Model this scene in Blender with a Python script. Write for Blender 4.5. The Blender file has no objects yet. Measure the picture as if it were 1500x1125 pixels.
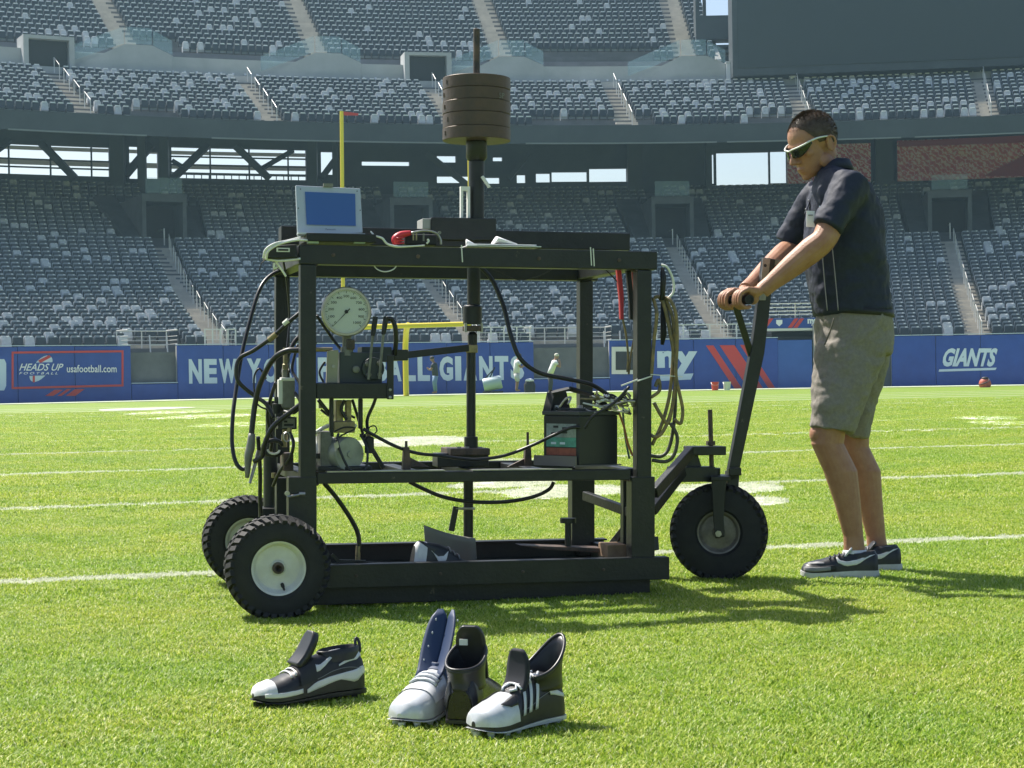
import bpy, bmesh, math, random
import numpy as np
from mathutils import Vector, Matrix
random.seed(7); rng = np.random.default_rng(7)
R_ = math.radians
scene = bpy.context.scene
COL = scene.collection

# ------------------------------------------------------------------ camera
FPX, HCAM, ROLL, PITCH = 2650.0, 0.83, 0.016, 18.5 / 2650.0
_r = Vector((math.cos(ROLL), 0, -math.sin(ROLL)))
_F = Vector((0, math.cos(PITCH), -math.sin(PITCH)))
_u = _r.cross(_F).normalized(); _F = _u.cross(_r).normalized()
C0 = Vector((0, 0, HCAM))
cam_d = bpy.data.cameras.new('camera'); cam = bpy.data.objects.new('camera', cam_d); COL.objects.link(cam)
cam_d.sensor_width = 36.0; cam_d.lens = 36.0 * FPX / 1500.0
cam_d.clip_start = 0.05; cam_d.clip_end = 20000
cam.matrix_world = Matrix(((_r.x, _u.x, -_F.x, C0.x), (_r.y, _u.y, -_F.y, C0.y), (_r.z, _u.z, -_F.z, C0.z), (0, 0, 0, 1)))
scene.camera = cam
# ------------------------------------------------------------------ sky, sun, exposure
SUN_EL, SUN_AZ_VEC = R_(53), Vector((-0.743, 0.669, 0))          # the sun stands to the far left
w = bpy.data.worlds.new('World'); scene.world = w; w.use_nodes = True
nt = w.node_tree; nt.nodes.clear()
wo = nt.nodes.new('ShaderNodeOutputWorld'); bg = nt.nodes.new('ShaderNodeBackground'); sk = nt.nodes.new('ShaderNodeTexSky')
sk.sky_type = 'NISHITA'; sk.sun_disc = False; sk.sun_elevation = SUN_EL
sk.sun_rotation = math.atan2(SUN_AZ_VEC.x, SUN_AZ_VEC.y); sk.air_density = 1.0; sk.dust_density = 2.0; sk.ozone_density = 1.0
bg.inputs['Strength'].default_value = 0.1
nt.links.new(sk.outputs[0], bg.inputs[0]); nt.links.new(bg.outputs[0], wo.inputs[0])
sd = bpy.data.lights.new('sun', 'SUN'); sd.energy = 5.0; sd.angle = R_(0.55); sd.color = (1.0, 0.95, 0.86)
sun = bpy.data.objects.new('sun', sd); COL.objects.link(sun)
_to_sun = (SUN_AZ_VEC.normalized() * math.cos(SUN_EL) + Vector((0, 0, math.sin(SUN_EL)))).normalized()
sun.rotation_euler = _to_sun.to_track_quat('Z', 'Y').to_euler(); sun.location = (-20, 18, 30)
vs = scene.view_settings; vs.view_transform = 'Standard'; vs.look = 'None'; vs.exposure = 0.75; vs.gamma = 1.0; vs.use_curve_mapping = False
scene.cycles.use_adaptive_sampling = True; scene.cycles.max_bounces = 6; scene.cycles.use_denoising = True

# ------------------------------------------------------------------ photograph pixels -> places
def ray(px, py): return _F + (px - 750) / FPX * _r - (py - 562.5) / FPX * _u
def U(px, py, Y):
    d = ray(px, py); return C0 + d * (Y / d.y)
def G(px, py, z=0.0):
    d = ray(px, py); return C0 + d * ((z - C0.z) / d.z)
def proj(p):
    d = Vector(p) - C0; z = d.dot(_F)
    return 750 + FPX * d.dot(_r) / z, 562.5 - FPX * d.dot(_u) / z

# ------------------------------------------------------------------ materials
MAT = {}
def mat(name, col, rough=0.6, metal=0.0, col2=None, nscale=8.0, namt=0.5, bump=0.0, bscale=60.0, spec=0.5, emit=None, coat=0.0, sss=0.0, alpha=1.0, trans=0.0, detail=5.0, wear=None):
    if name in MAT: return MAT[name]
    m = bpy.data.materials.new(name); m.use_nodes = True; n = m.node_tree; b = n.nodes['Principled BSDF']
    b.inputs['Base Color'].default_value = (*col, 1); b.inputs['Roughness'].default_value = rough; b.inputs['Metallic'].default_value = metal
    b.inputs['Specular IOR Level'].default_value = spec; b.inputs['Coat Weight'].default_value = coat
    if sss: b.inputs['Subsurface Weight'].default_value = sss; b.inputs['Subsurface Radius'].default_value = (0.012, 0.005, 0.003)
    if trans: b.inputs['Transmission Weight'].default_value = trans
    if alpha < 1: b.inputs['Alpha'].default_value = alpha
    if emit: b.inputs['Emission Color'].default_value = (*emit[:3], 1); b.inputs['Emission Strength'].default_value = emit[3]
    tc = n.nodes.new('ShaderNodeTexCoord')
    if col2 is not None:
        t = n.nodes.new('ShaderNodeTexNoise'); t.inputs['Scale'].default_value = nscale; t.inputs['Detail'].default_value = detail; t.inputs['Roughness'].default_value = 0.65
        n.links.new(tc.outputs['Object'], t.inputs['Vector'])
        cr = n.nodes.new('ShaderNodeValToRGB'); cr.color_ramp.elements[0].position = 0.5 - 0.22 * (1.2 - namt); cr.color_ramp.elements[1].position = 0.5 + 0.22 * (1.2 - namt)
        cr.color_ramp.elements[0].color = (*col, 1); cr.color_ramp.elements[1].color = (*col2, 1)
        n.links.new(t.outputs['Fac'], cr.inputs['Fac']); n.links.new(cr.outputs['Color'], b.inputs['Base Color'])
    if wear:
        t3 = n.nodes.new('ShaderNodeTexNoise'); t3.inputs['Scale'].default_value = wear[1]; t3.inputs['Detail'].default_value = 9; t3.inputs['Roughness'].default_value = 0.7
        n.links.new(tc.outputs['Object'], t3.inputs['Vector']); gt = n.nodes.new('ShaderNodeMapRange'); gt.inputs[1].default_value = wear[2]; gt.inputs[2].default_value = wear[2] + .04
        n.links.new(t3.outputs['Fac'], gt.inputs[0]); mx_ = n.nodes.new('ShaderNodeMix'); mx_.data_type = 'RGBA'; n.links.new(gt.outputs[0], mx_.inputs[0])
        src = b.inputs['Base Color'].links[0].from_socket if b.inputs['Base Color'].is_linked else None
        if src: n.links.new(src, mx_.inputs[6])
        else: mx_.inputs[6].default_value = (*col, 1)
        mx_.inputs[7].default_value = (*wear[0], 1); n.links.new(mx_.outputs[2], b.inputs['Base Color'])
    if bump:
        t2 = n.nodes.new('ShaderNodeTexNoise'); t2.inputs['Scale'].default_value = bscale; t2.inputs['Detail'].default_value = 4
        n.links.new(tc.outputs['Object'], t2.inputs['Vector'])
        bp = n.nodes.new('ShaderNodeBump'); bp.inputs['Strength'].default_value = bump; bp.inputs['Distance'].default_value = 0.01
        n.links.new(t2.outputs['Fac'], bp.inputs['Height']); n.links.new(bp.outputs['Normal'], b.inputs['Normal'])
    MAT[name] = m; return m

M_CONC = mat('concrete', (0.36, 0.35, 0.33), 0.85, col2=(0.26, 0.26, 0.26), nscale=0.7)
M_STEP = mat('step_concrete', (0.6, 0.56, 0.48), 0.85, col2=(0.46, 0.43, 0.37), nscale=1.2)
M_TERR = mat('terrace_concrete', (0.16, 0.165, 0.17), 0.85, col2=(0.11, 0.115, 0.12), nscale=0.8)
M_DARK = mat('dark_cladding', (0.055, 0.07, 0.08), 0.6, col2=(0.04, 0.052, 0.06), nscale=0.5)
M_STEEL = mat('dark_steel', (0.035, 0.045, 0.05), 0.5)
M_RAIL = mat('galvanised_rail', (0.62, 0.62, 0.6), 0.35, 0.3)
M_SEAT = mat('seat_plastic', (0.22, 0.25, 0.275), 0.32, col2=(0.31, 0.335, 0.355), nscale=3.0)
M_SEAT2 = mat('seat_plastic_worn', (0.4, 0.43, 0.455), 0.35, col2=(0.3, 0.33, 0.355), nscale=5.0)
M_SEATD = mat('seat_pan_shade', (0.026, 0.034, 0.043), 0.4)  # pan darkened to paint in the shade between seat rows
M_SEATP = mat('seat_plastic_glint', (0.62, 0.64, 0.66), 0.35, col2=(0.46, 0.49, 0.51), nscale=6.0)  # pale tone paints the glint of folded-down pans on scattered seats
M_GLINT = mat('seat_glint', (0.85, 0.87, 0.88), 0.3)  # pale blocks paint the sun's glint on the seat tops
M_PARA = mat('parapet_concrete', (0.44, 0.46, 0.46), 0.85, col2=(0.36, 0.38, 0.38), nscale=0.5)
M_BLUE = mat('padding_blue', (0.010, 0.045, 0.29), 0.45, col2=(0.016, 0.062, 0.35), nscale=1.2, bump=0.25, bscale=1.5)
M_RED = mat('print_red', (0.55, 0.04, 0.035), 0.5)
M_WHITE = mat('print_white', (0.78, 0.8, 0.83), 0.5)
M_PALE = mat('print_pale_blue', (0.55, 0.66, 0.78), 0.5)
M_NAVY = mat('print_navy', (0.01, 0.02, 0.07), 0.5)
M_BLACK = mat('matt_black', (0.012, 0.012, 0.013), 0.6)
M_GLASS = mat("rail_glass", (0.45, 0.68, 0.76), 0.05, alpha=0.16)
M_YEL = mat('goal_yellow', (0.85, 0.66, 0.03), 0.4)

# ------------------------------------------------------------------ mesh builder
class MB:
    def __init__(s): s.v = []; s.f = []; s.mi = []; s.cur = 0
    def add(s, vs_, fs):
        o = len(s.v); s.v += [tuple(p) for p in vs_]
        for f in fs: s.f.append(tuple(i + o for i in f)); s.mi.append(s.cur)
        return s
    def hexa(s, p):          # 4 bottom then 4 top, same winding
        return s.add(p, [(3, 2, 1, 0), (4, 5, 6, 7), (0, 1, 5, 4), (1, 2, 6, 5), (2, 3, 7, 6), (3, 0, 4, 7)])
    def box(s, c, size, mtx=None):
        x, y, z = (q / 2 for q in size); c = Vector(c)
        p = [Vector(q) for q in ((-x, -y, -z), (x, -y, -z), (x, y, -z), (-x, y, -z), (-x, -y, z), (x, -y, z), (x, y, z), (-x, y, z))]
        if mtx is not None: p = [mtx @ q for q in p]
        return s.hexa([c + q for q in p])
    def bar(s, a, b, wd, ht, side=None):      # rectangular bar from a to b
        a, b = Vector(a), Vector(b); d = (b - a).normalized()
        sd_ = Vector(side) if side is not None else (d.cross(Vector((0, 0, 1))) if abs(d.z) < 0.95 else Vector((1, 0, 0)))
        sd_ = (sd_ - d * sd_.dot(d)).normalized(); up = d.cross(sd_)
        q = [sd_ * i * wd / 2 + up * j * ht / 2 for i, j in ((-1, -1), (1, -1), (1, 1), (-1, 1))]
        return s.hexa([a + k for k in q] + [b + k for k in q])
    def tube(s, pts, r, n=8, cap=True, smooth_pts=0):
        pts = [Vector(p) for p in pts]
        rr = list(r) if hasattr(r, '__len__') else [r] * len(pts)
        if smooth_pts and len(pts) > 2:
            P, Q = [], []
            for i in range(len(pts) - 1):
                p0, p1, p2, p3 = pts[max(i - 1, 0)], pts[i], pts[i + 1], pts[min(i + 2, len(pts) - 1)]
                for k in range(smooth_pts):
                    t = k / smooth_pts
                    P.append(0.5 * ((2 * p1) + (p2 - p0) * t + (2 * p0 - 5 * p1 + 4 * p2 - p3) * t * t + (3 * p1 - p0 - 3 * p2 + p3) * t ** 3))
                    Q.append(rr[i] * (1 - t) + rr[i + 1] * t)
            P.append(pts[-1]); Q.append(rr[-1]); pts, rr = P, Q
        o = len(s.v); prev = None
        for i, p in enumerate(pts):
            d = (pts[min(i + 1, len(pts) - 1)] - pts[max(i - 1, 0)])
            d = d.normalized() if d.length > 1e-9 else Vector((0, 0, 1))
            if prev is None: a = d.orthogonal().normalized()
            else:
                a = prev - d * prev.dot(d); a = a.normalized() if a.length > 1e-6 else d.orthogonal().normalized()
            prev = a; b = d.cross(a)
            for k in range(n):
                t = 2 * math.pi * k / n; s.v.append(tuple(p + (a * math.cos(t) + b * math.sin(t)) * rr[i]))
        for i in range(len(pts) - 1):
            for k in range(n):
                k2 = (k + 1) % n; s.f.append((o + i * n + k, o + i * n + k2, o + (i + 1) * n + k2, o + (i + 1) * n + k)); s.mi.append(s.cur)
        if cap:
            s.f.append(tuple(o + k for k in reversed(range(n)))); s.mi.append(s.cur)
            e = o + (len(pts) - 1) * n; s.f.append(tuple(e + k for k in range(n))); s.mi.append(s.cur)
        return s
    def lathe(s, c, ax, prof, n=32, caps=False):      # prof: (distance along ax, radius)
        c, ax = Vector(c), Vector(ax).normalized(); a = ax.orthogonal().normalized(); b = ax.cross(a); o = len(s.v)
        for h, r in prof:
            for k in range(n):
                t = 2 * math.pi * k / n; s.v.append(tuple(c + ax * h + (a * math.cos(t) + b * math.sin(t)) * max(r, 1e-5)))
        for i in range(len(prof) - 1):
            for k in range(n):
                k2 = (k + 1) % n; s.f.append((o + i * n + k, o + i * n + k2, o + (i + 1) * n + k2, o + (i + 1) * n + k)); s.mi.append(s.cur)
        if caps:
            s.f.append(tuple(o + k for k in reversed(range(n)))); s.mi.append(s.cur)
            e = o + (len(prof) - 1) * n; s.f.append(tuple(e + k for k in range(n))); s.mi.append(s.cur)
        return s
    def cyl(s, a, b, r, n=16):
        a, b = Vector(a), Vector(b); return s.lathe(a, b - a, [(0, r), ((b - a).length, r)], n, True)
    def loft(s, rings, n=24, cap=True):       # ring: (centre, half-axis a, half-axis b[, power])
        o = len(s.v)
        for rg in rings:
            c, a, b = Vector(rg[0]), Vector(rg[1]), Vector(rg[2]); p = rg[3] if len(rg) > 3 else 1.0
            for k in range(n):
                t = 2 * math.pi * k / n; ct, st = math.cos(t), math.sin(t)
                s.v.append(tuple(c + a * math.copysign(abs(ct) ** p, ct) + b * math.copysign(abs(st) ** p, st)))
        for i in range(len(rings) - 1):
            for k in range(n):
                k2 = (k + 1) % n; s.f.append((o + i * n + k, o + i * n + k2, o + (i + 1) * n + k2, o + (i + 1) * n + k)); s.mi.append(s.cur)
        if cap:
            s.f.append(tuple(o + k for k in reversed(range(n)))); s.mi.append(s.cur)
            e = o + (len(rings) - 1) * n; s.f.append(tuple(e + k for k in range(n))); s.mi.append(s.cur)
        return s
    def ell(s, c, a, b, cc, n=20, m=12):      # ellipsoid with half-axis vectors
        c, a, b, cc = Vector(c), Vector(a), Vector(b), Vector(cc); o = len(s.v)
        for i in range(1, m):
            t = math.pi * i / m
            for k in range(n):
                q = 2 * math.pi * k / n; s.v.append(tuple(c + cc * math.cos(t) + (a * math.cos(q) + b * math.sin(q)) * math.sin(t)))
        s.v.append(tuple(c + cc)); s.v.append(tuple(c - cc)); tp, bt = len(s.v) - 2, len(s.v) - 1
        for i in range(m - 2):
            for k in range(n):
                k2 = (k + 1) % n; s.f.append((o + i * n + k, o + (i + 1) * n + k, o + (i + 1) * n + k2, o + i * n + k2)); s.mi.append(s.cur)
        for k in range(n):
            k2 = (k + 1) % n
            s.f.append((tp, o + k, o + k2)); s.mi.append(s.cur); e = o + (m - 2) * n; s.f.append((bt, e + k2, e + k)); s.mi.append(s.cur)
        return s
    def prism(s, poly, off):                  # polygon of points, extruded by off
        off = Vector(off); n = len(poly); P = [Vector(p) for p in poly]
        return s.add(P + [p + off for p in P], [tuple(range(n - 1, -1, -1)), tuple(range(n, 2 * n))] + [(k, (k + 1) % n, n + (k + 1) % n, n + k) for k in range(n)])
    def grid(s, rows):                        # list of equal-length point rows
        o = len(s.v); m = len(rows[0])
        for rw in rows: s.v += [tuple(p) for p in rw]
        for i in range(len(rows) - 1):
            for k in range(m - 1):
                s.f.append((o + i * m + k, o + i * m + k + 1, o + (i + 1) * m + k + 1, o + (i + 1) * m + k)); s.mi.append(s.cur)
        return s
    def build(s, name, mats, parent=None, smooth=False, bevel=0.0, fix=True, solid=0.0, sub=0):
        me = bpy.data.meshes.new(name)
        vv = s.v
        if parent is not None and 'inv' in ROOTINV.get(parent.name, {}):
            iv = ROOTINV[parent.name]['inv']; vv = [iv @ Vector(p) for p in vv]
        me.from_pydata([tuple(p) for p in vv], [], s.f)
        for m_ in (mats if isinstance(mats, (list, tuple)) else [mats]): me.materials.append(m_)
        if isinstance(mats, (list, tuple)) and len(mats) > 1: me.polygons.foreach_set('material_index', s.mi)
        if fix:
            bm = bmesh.new(); bm.from_mesh(me); bmesh.ops.recalc_face_normals(bm, faces=bm.faces); bm.to_mesh(me); bm.free()
        if smooth:
            me.polygons.foreach_set('use_smooth', [True] * len(me.polygons))
        me.update()
        o = bpy.data.objects.new(name, me); COL.objects.link(o)
        if parent is not None:
            o.parent = parent
            if parent.name in ROOTINV: ROOTINV[o.name] = ROOTINV[parent.name]
        if smooth == 'auto': me.set_sharp_from_angle(angle=R_(38))
        if solid:
            md = o.modifiers.new('solid', 'SOLIDIFY'); md.thickness = solid; md.offset = 0
        if bevel:
            md = o.modifiers.new('bevel', 'BEVEL'); md.width = bevel; md.segments = 2; md.limit_method = 'ANGLE'; md.angle_limit = R_(40)
        if sub:
            md = o.modifiers.new('sub', 'SUBSURF'); md.levels = sub; md.render_levels = sub
        return o
ROOTINV = {}
def tag(o, label, cat, group=None):
    o['label'] = label; o['category'] = cat
    if group: o['group'] = group
    return o
def structure(o): o['kind'] = 'structure'; return o
def thing(name, label, cat, loc, group=None, mtx=None):
    o = bpy.data.objects.new(name, None); COL.objects.link(o); o.empty_display_size = 0.1
    m = mtx.copy() if mtx is not None else Matrix.Translation(Vector(loc))
    o.matrix_world = m; ROOTINV[o.name] = {'inv': m.inverted()}
    return tag(o, label, cat, group)
def alone(mb, name, mats, label, cat, group=None, **k):        # a thing that is one mesh, origin at its base
    vv = np.array(mb.v); c = Vector(((vv[:, 0].min() + vv[:, 0].max()) / 2, (vv[:, 1].min() + vv[:, 1].max()) / 2, vv[:, 2].min()))
    mb.v = [tuple(Vector(p) - c) for p in mb.v]
    o = mb.build(name, mats, None, **k); o.location = c
    return tag(o, label, cat, group)

_text_cache = {}
def text_mesh(body, bold=0.0, res=3):
    key = (body, bold)
    if key in _text_cache: return _text_cache[key]
    cu = bpy.data.curves.new('t', 'FONT'); cu.body = body; cu.size = 1.0; cu.resolution_u = res; cu.offset = bold; cu.align_x = 'LEFT'; cu.fill_mode = 'FRONT'
    o = bpy.data.objects.new('t', cu); COL.objects.link(o); bpy.context.view_layer.update()
    dg = bpy.context.evaluated_depsgraph_get(); me = o.evaluated_get(dg).to_mesh()
    V = np.array([v.co[:] for v in me.vertices]) if len(me.vertices) else np.zeros((0, 3)); Fc = [tuple(p.vertices) for p in me.polygons]
    o.evaluated_get(dg).to_mesh_clear(); bpy.data.objects.remove(o); bpy.data.curves.remove(cu)
    _text_cache[key] = (V, Fc); return V, Fc
def put_text(mb, body, p00, px, py, bold=0.0, shear=0.0, nofs=Vector((0, 0, 0))):
    """fit the text into the parallelogram p00 + s*px + t*py"""
    V, Fc = text_mesh(body, bold)
    if not len(V): return
    lo, hi = V.min(0), V.max(0); sx, sy = max(hi[0] - lo[0], 1e-6), max(hi[1] - lo[1], 1e-6)
    pts = []
    for v in V:
        a, b = (v[0] - lo[0]) / sx, (v[1] - lo[1]) / sy
        pts.append(Vector(p00) + Vector(px) * (a * (1 - shear) + shear * b) + Vector(py) * b + nofs)
    mb.add(pts, Fc)

# ------------------------------------------------------------------ field
def crown(Y): 
    t = min(max((Y - 25) / 55.0, 0), 1); return -0.2 * t * t * (3 - 2 * t)
LINE_A = (G(0, 855.5), G(1500, 790)); LINE_B = (G(0, 744), G(1500, 690.5))
_d1 = LINE_A[1] - LINE_A[0]; _d2 = LINE_B[1] - LINE_B[0]
LANG = 0.5 * (math.atan2(_d1.y, _d1.x) + math.atan2(_d2.y, _d2.x))
LD = Vector((math.cos(LANG), math.sin(LANG), 0)); LN = Vector((-LD.y, LD.x, 0))
L0 = 0.5 * (LINE_A[0] + LINE_A[1]).dot(LN); LSP = 4.27

MARKS = []          # painted numerals and emblem seen at a flat angle: centre x, y and half sizes
for x0, x1, y0, y1 in ((160, 262, 592, 596.5), (198, 302, 598, 604), (238, 364, 605, 612.5), (292, 398, 618, 626), (425, 470, 641, 649), (520, 690, 641, 656), (1395, 1500, 610, 616), (1420, 1510, 617, 624),
                       (655, 815, 707, 718), (735, 925, 713, 733), (985, 1155, 711, 726), (1010, 1162, 731, 745)):
    a_, b_, c_, d_ = G(x0, (y0 + y1) / 2), G(x1, (y0 + y1) / 2), G((x0 + x1) / 2, y0), G((x0 + x1) / 2, y1)
    MARKS.append(((a_.x + b_.x) / 2, (c_.y + d_.y) / 2, abs(b_.x - a_.x) / 2, abs(c_.y - d_.y) / 2))
def turf_nodes(m, blade):
    n = m.node_tree; b = n.nodes['Principled BSDF']; L = n.links.new
    geo = n.nodes.new('ShaderNodeNewGeometry')
    def noise(sc, det=4, rough=0.6, vec=None):
        t = n.nodes.new('ShaderNodeTexNoise'); t.inputs['Scale'].default_value = sc; t.inputs['Detail'].default_value = det; t.inputs['Roughness'].default_value = rough
        L(vec or geo.outputs['Position'], t.inputs['Vector']); return t.outputs['Fac']
    def ramp(fac, stops):
        c = n.nodes.new('ShaderNodeValToRGB'); e = c.color_ramp.elements
        e[0].position, e[0].color = stops[0][0], (*stops[0][1], 1); e[1].position, e[1].color = stops[-1][0], (*stops[-1][1], 1)
        for p_, q_ in stops[1:-1]:
            k = e.new(p_); k.color = (*q_, 1)
        L(fac, c.inputs['Fac']); return c.outputs['Color']
    def math_(op, a, b_=None, clamp=False):
        x = n.nodes.new('ShaderNodeMath'); x.operation = op; x.use_clamp = clamp
        for i, q in enumerate((a, b_)):
            if q is None: continue
            if hasattr(q, 'is_output'): L(q, x.inputs[i])
            else: x.inputs[i].default_value = q
        return x.outputs[0]
    def mix(f, a, c):
        x = n.nodes.new('ShaderNodeMix'); x.data_type = 'RGBA'
        if hasattr(f, 'is_output'): L(f, x.inputs[0])
        else: x.inputs[0].default_value = f
        for i, q in ((6, a), (7, c)):
            if hasattr(q, 'is_output'): L(q, x.inputs[i])
            else: x.inputs[i].default_value = (*q, 1)
        return x.outputs[2]
    if blade:
        oi = n.nodes.new('ShaderNodeObjectInfo')
        at_ = n.nodes.new('ShaderNodeAttribute'); at_.attribute_name = 'tone'
        c1 = ramp(math_('FRACT', math_('ADD', oi.outputs['Random'], at_.outputs['Fac'])), [(0.0, (0.12, 0.25, 0.012)), (0.4, (0.32, 0.46, 0.04)), (0.8, (0.51, 0.6, 0.085)), (0.92, (0.66, 0.69, 0.22)), (1.0, (0.84, 0.83, 0.52))])  # palest ramp stops paint bright glints onto scattered blades
    else:
        fine = noise(38, 6, 0.75)
        c1 = ramp(fine, [(0.28, (0.065, 0.14, 0.008)), (0.5, (0.175, 0.27, 0.016)), (0.72, (0.31, 0.39, 0.045))])
    patch = ramp(noise(0.9, 3), [(0.35, (0.84, 0.93, 0.88)), (0.65, (1.12, 1.03, 1.1))])
    x = n.nodes.new('ShaderNodeMix'); x.data_type = 'RGBA'; x.blend_type = 'MULTIPLY'; x.inputs[0].default_value = 1.0
    L(c1, x.inputs[6]); L(patch, x.inputs[7]); col = x.outputs[2]
    # painted yard lines on the pile: distance across the lines
    dp = n.nodes.new('ShaderNodeVectorMath'); dp.operation = 'DOT_PRODUCT'; dp.inputs[1].default_value = LN; L(geo.outputs['Position'], dp.inputs[0])
    k = math_('SUBTRACT', dp.outputs['Value'], L0)
    for j in range(4):
        dd = math_('ABSOLUTE', math_('SUBTRACT', k, j * LSP))
        dd = math_('ADD', dd, math_('MULTIPLY', math_('SUBTRACT', noise(30, 2), 0.5), 0.06))
        f = math_('LESS_THAN', dd, 0.075)
        col = mix(math_('MULTIPLY', f, 0.92), col, (0.62, 0.64, 0.52))
    sep = n.nodes.new('ShaderNodeSeparateXYZ'); L(geo.outputs['Position'], sep.inputs[0]); wob = math_('MULTIPLY', math_('SUBTRACT', noise(6, 3), 0.5), 0.9)
    for cx, cy, ra, rb in MARKS:
        if cy > 24: continue
        ex = math_('DIVIDE', math_('SUBTRACT', sep.outputs[0], cx), ra)
        ey = math_('DIVIDE', math_('SUBTRACT', math_('SUBTRACT', sep.outputs[1], cy), math_('MULTIPLY', math_('SUBTRACT', sep.outputs[0], cx), LD.y / LD.x)), rb)
        rr = math_('ADD', math_('ADD', math_('MULTIPLY', ex, ex), math_('MULTIPLY', ey, ey)), wob)
        col = mix(math_('MULTIPLY', math_('LESS_THAN', rr, 1.0), 0.9), col, (0.62, 0.64, 0.52))
    L(col, b.inputs['Base Color'])
    b.inputs['Roughness'].default_value = 0.5 if blade else 0.7; b.inputs['Specular IOR Level'].default_value = 0.35
    if not blade:
        bp = n.nodes.new('ShaderNodeBump'); bp.inputs['Strength'].default_value = 0.8; bp.inputs['Distance'].default_value = 0.02
        L(noise(55, 5, 0.7), bp.inputs['Height']); L(bp.outputs['Normal'], b.inputs['Normal'])
    else:
        out = n.nodes['Material Output']; tr = n.nodes.new('ShaderNodeBsdfTranslucent'); L(col, tr.inputs['Color'])
        ms = n.nodes.new('ShaderNodeMixShader'); ms.inputs[0].default_value = 0.45
        L(b.outputs[0], ms.inputs[1]); L(tr.outputs[0], ms.inputs[2]); L(ms.outputs[0], out.inputs['Surface'])
M_TURF = bpy.data.materials.new('turf'); M_TURF.use_nodes = True; turf_nodes(M_TURF, False)
M_BLADE = bpy.data.materials.new('turf_blade'); M_BLADE.use_nodes = True; turf_nodes(M_BLADE, True)

mb = MB(); ys = [-40, -10, 0, 10, 20] + list(range(25, 82, 3)) + [90, 105]
mb.grid([[(x, y, crown(y)) for x in (-90, -45, 0, 45, 90)] for y in ys])
structure(mb.build('field', M_TURF, smooth=True))
M_FAR = mat('far_ground', (0.12, 0.12, 0.11), 0.9)
structure(MB().add([(-300, -300, -0.6), (300, -300, -0.6), (300, 300, -0.6), (-300, 300, -0.6)], [(0, 1, 2, 3)]).build('ground', M_FAR))
M_PAINT = mat('field_paint', (0.66, 0.67, 0.58), 0.8, col2=(0.5, 0.55, 0.36), nscale=12, namt=0.2)
for j in range(0, 13):
    wd = 0.15 if j < 2 else 0.24
    mb = MB(); A = []
    for s_ in np.linspace(-45, 45, 31):
        p = LN * (L0 + j * LSP) + LD * s_
        A.append(p)
    mb.grid([[p + LN * q + Vector((0, 0, crown(p.y) + 0.006)) for p in A] for q in (-wd / 2, wd / 2)])
    structure(mb.build('yard_line', M_PAINT))
for k_, (cx, cy, ra, rb) in enumerate(MARKS):
    mb = MB(); P = [Vector((cx + ra * math.cos(t) * (1 + .12 * math.sin(3 * t + k_)), cy + rb * math.sin(t) + (LD.y / LD.x) * ra * math.cos(t), 0)) for t in np.linspace(0, 6.283, 27)[:-1]]
    mb.add([Vector((p.x, p.y, crown(p.y) + .010 + .002 * k_ / 20)) for p in P], [tuple(range(len(P)))]); structure(mb.build('field_marking', M_PAINT))

# pile of the artificial turf: tufts scattered near the camera
def tuft_mesh():
    vs_, fs, tone = [], [], []
    for i in range(44):
        a = random.uniform(0, 6.283); r = 0.034 * math.sqrt(random.random()); x, y = r * math.cos(a), r * math.sin(a)
        h = random.uniform(0.008, 0.018); wdt = random.uniform(0.0010, 0.0019); t = random.uniform(0, 6.283); ln = random.uniform(0.2, 1.5) * h
        dx, dy = math.cos(t), math.sin(t); px_, py_ = -dy * wdt, dx * wdt; o = len(vs_)
        vs_ += [(x - px_, y - py_, 0), (x + px_, y + py_, 0), (x + px_ * .9 + dx * ln * .35, y + py_ * .9 + dy * ln * .35, h * .65), (x - px_ * .9 + dx * ln * .35, y - py_ * .9 + dy * ln * .35, h * .65), (x + dx * ln, y + dy * ln, h)]
        fs += [(o, o + 1, o + 2, o + 3), (o + 3, o + 2, o + 4)]; tone += [random.random()] * 5
    me = bpy.data.meshes.new('turf_tuft'); me.from_pydata(vs_, [], fs); me.materials.append(M_BLADE)
    at = me.attributes.new('tone', 'FLOAT', 'POINT'); at.data.foreach_set('value', tone)
    return bpy.data.objects.new('turf_tuft', me)
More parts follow.
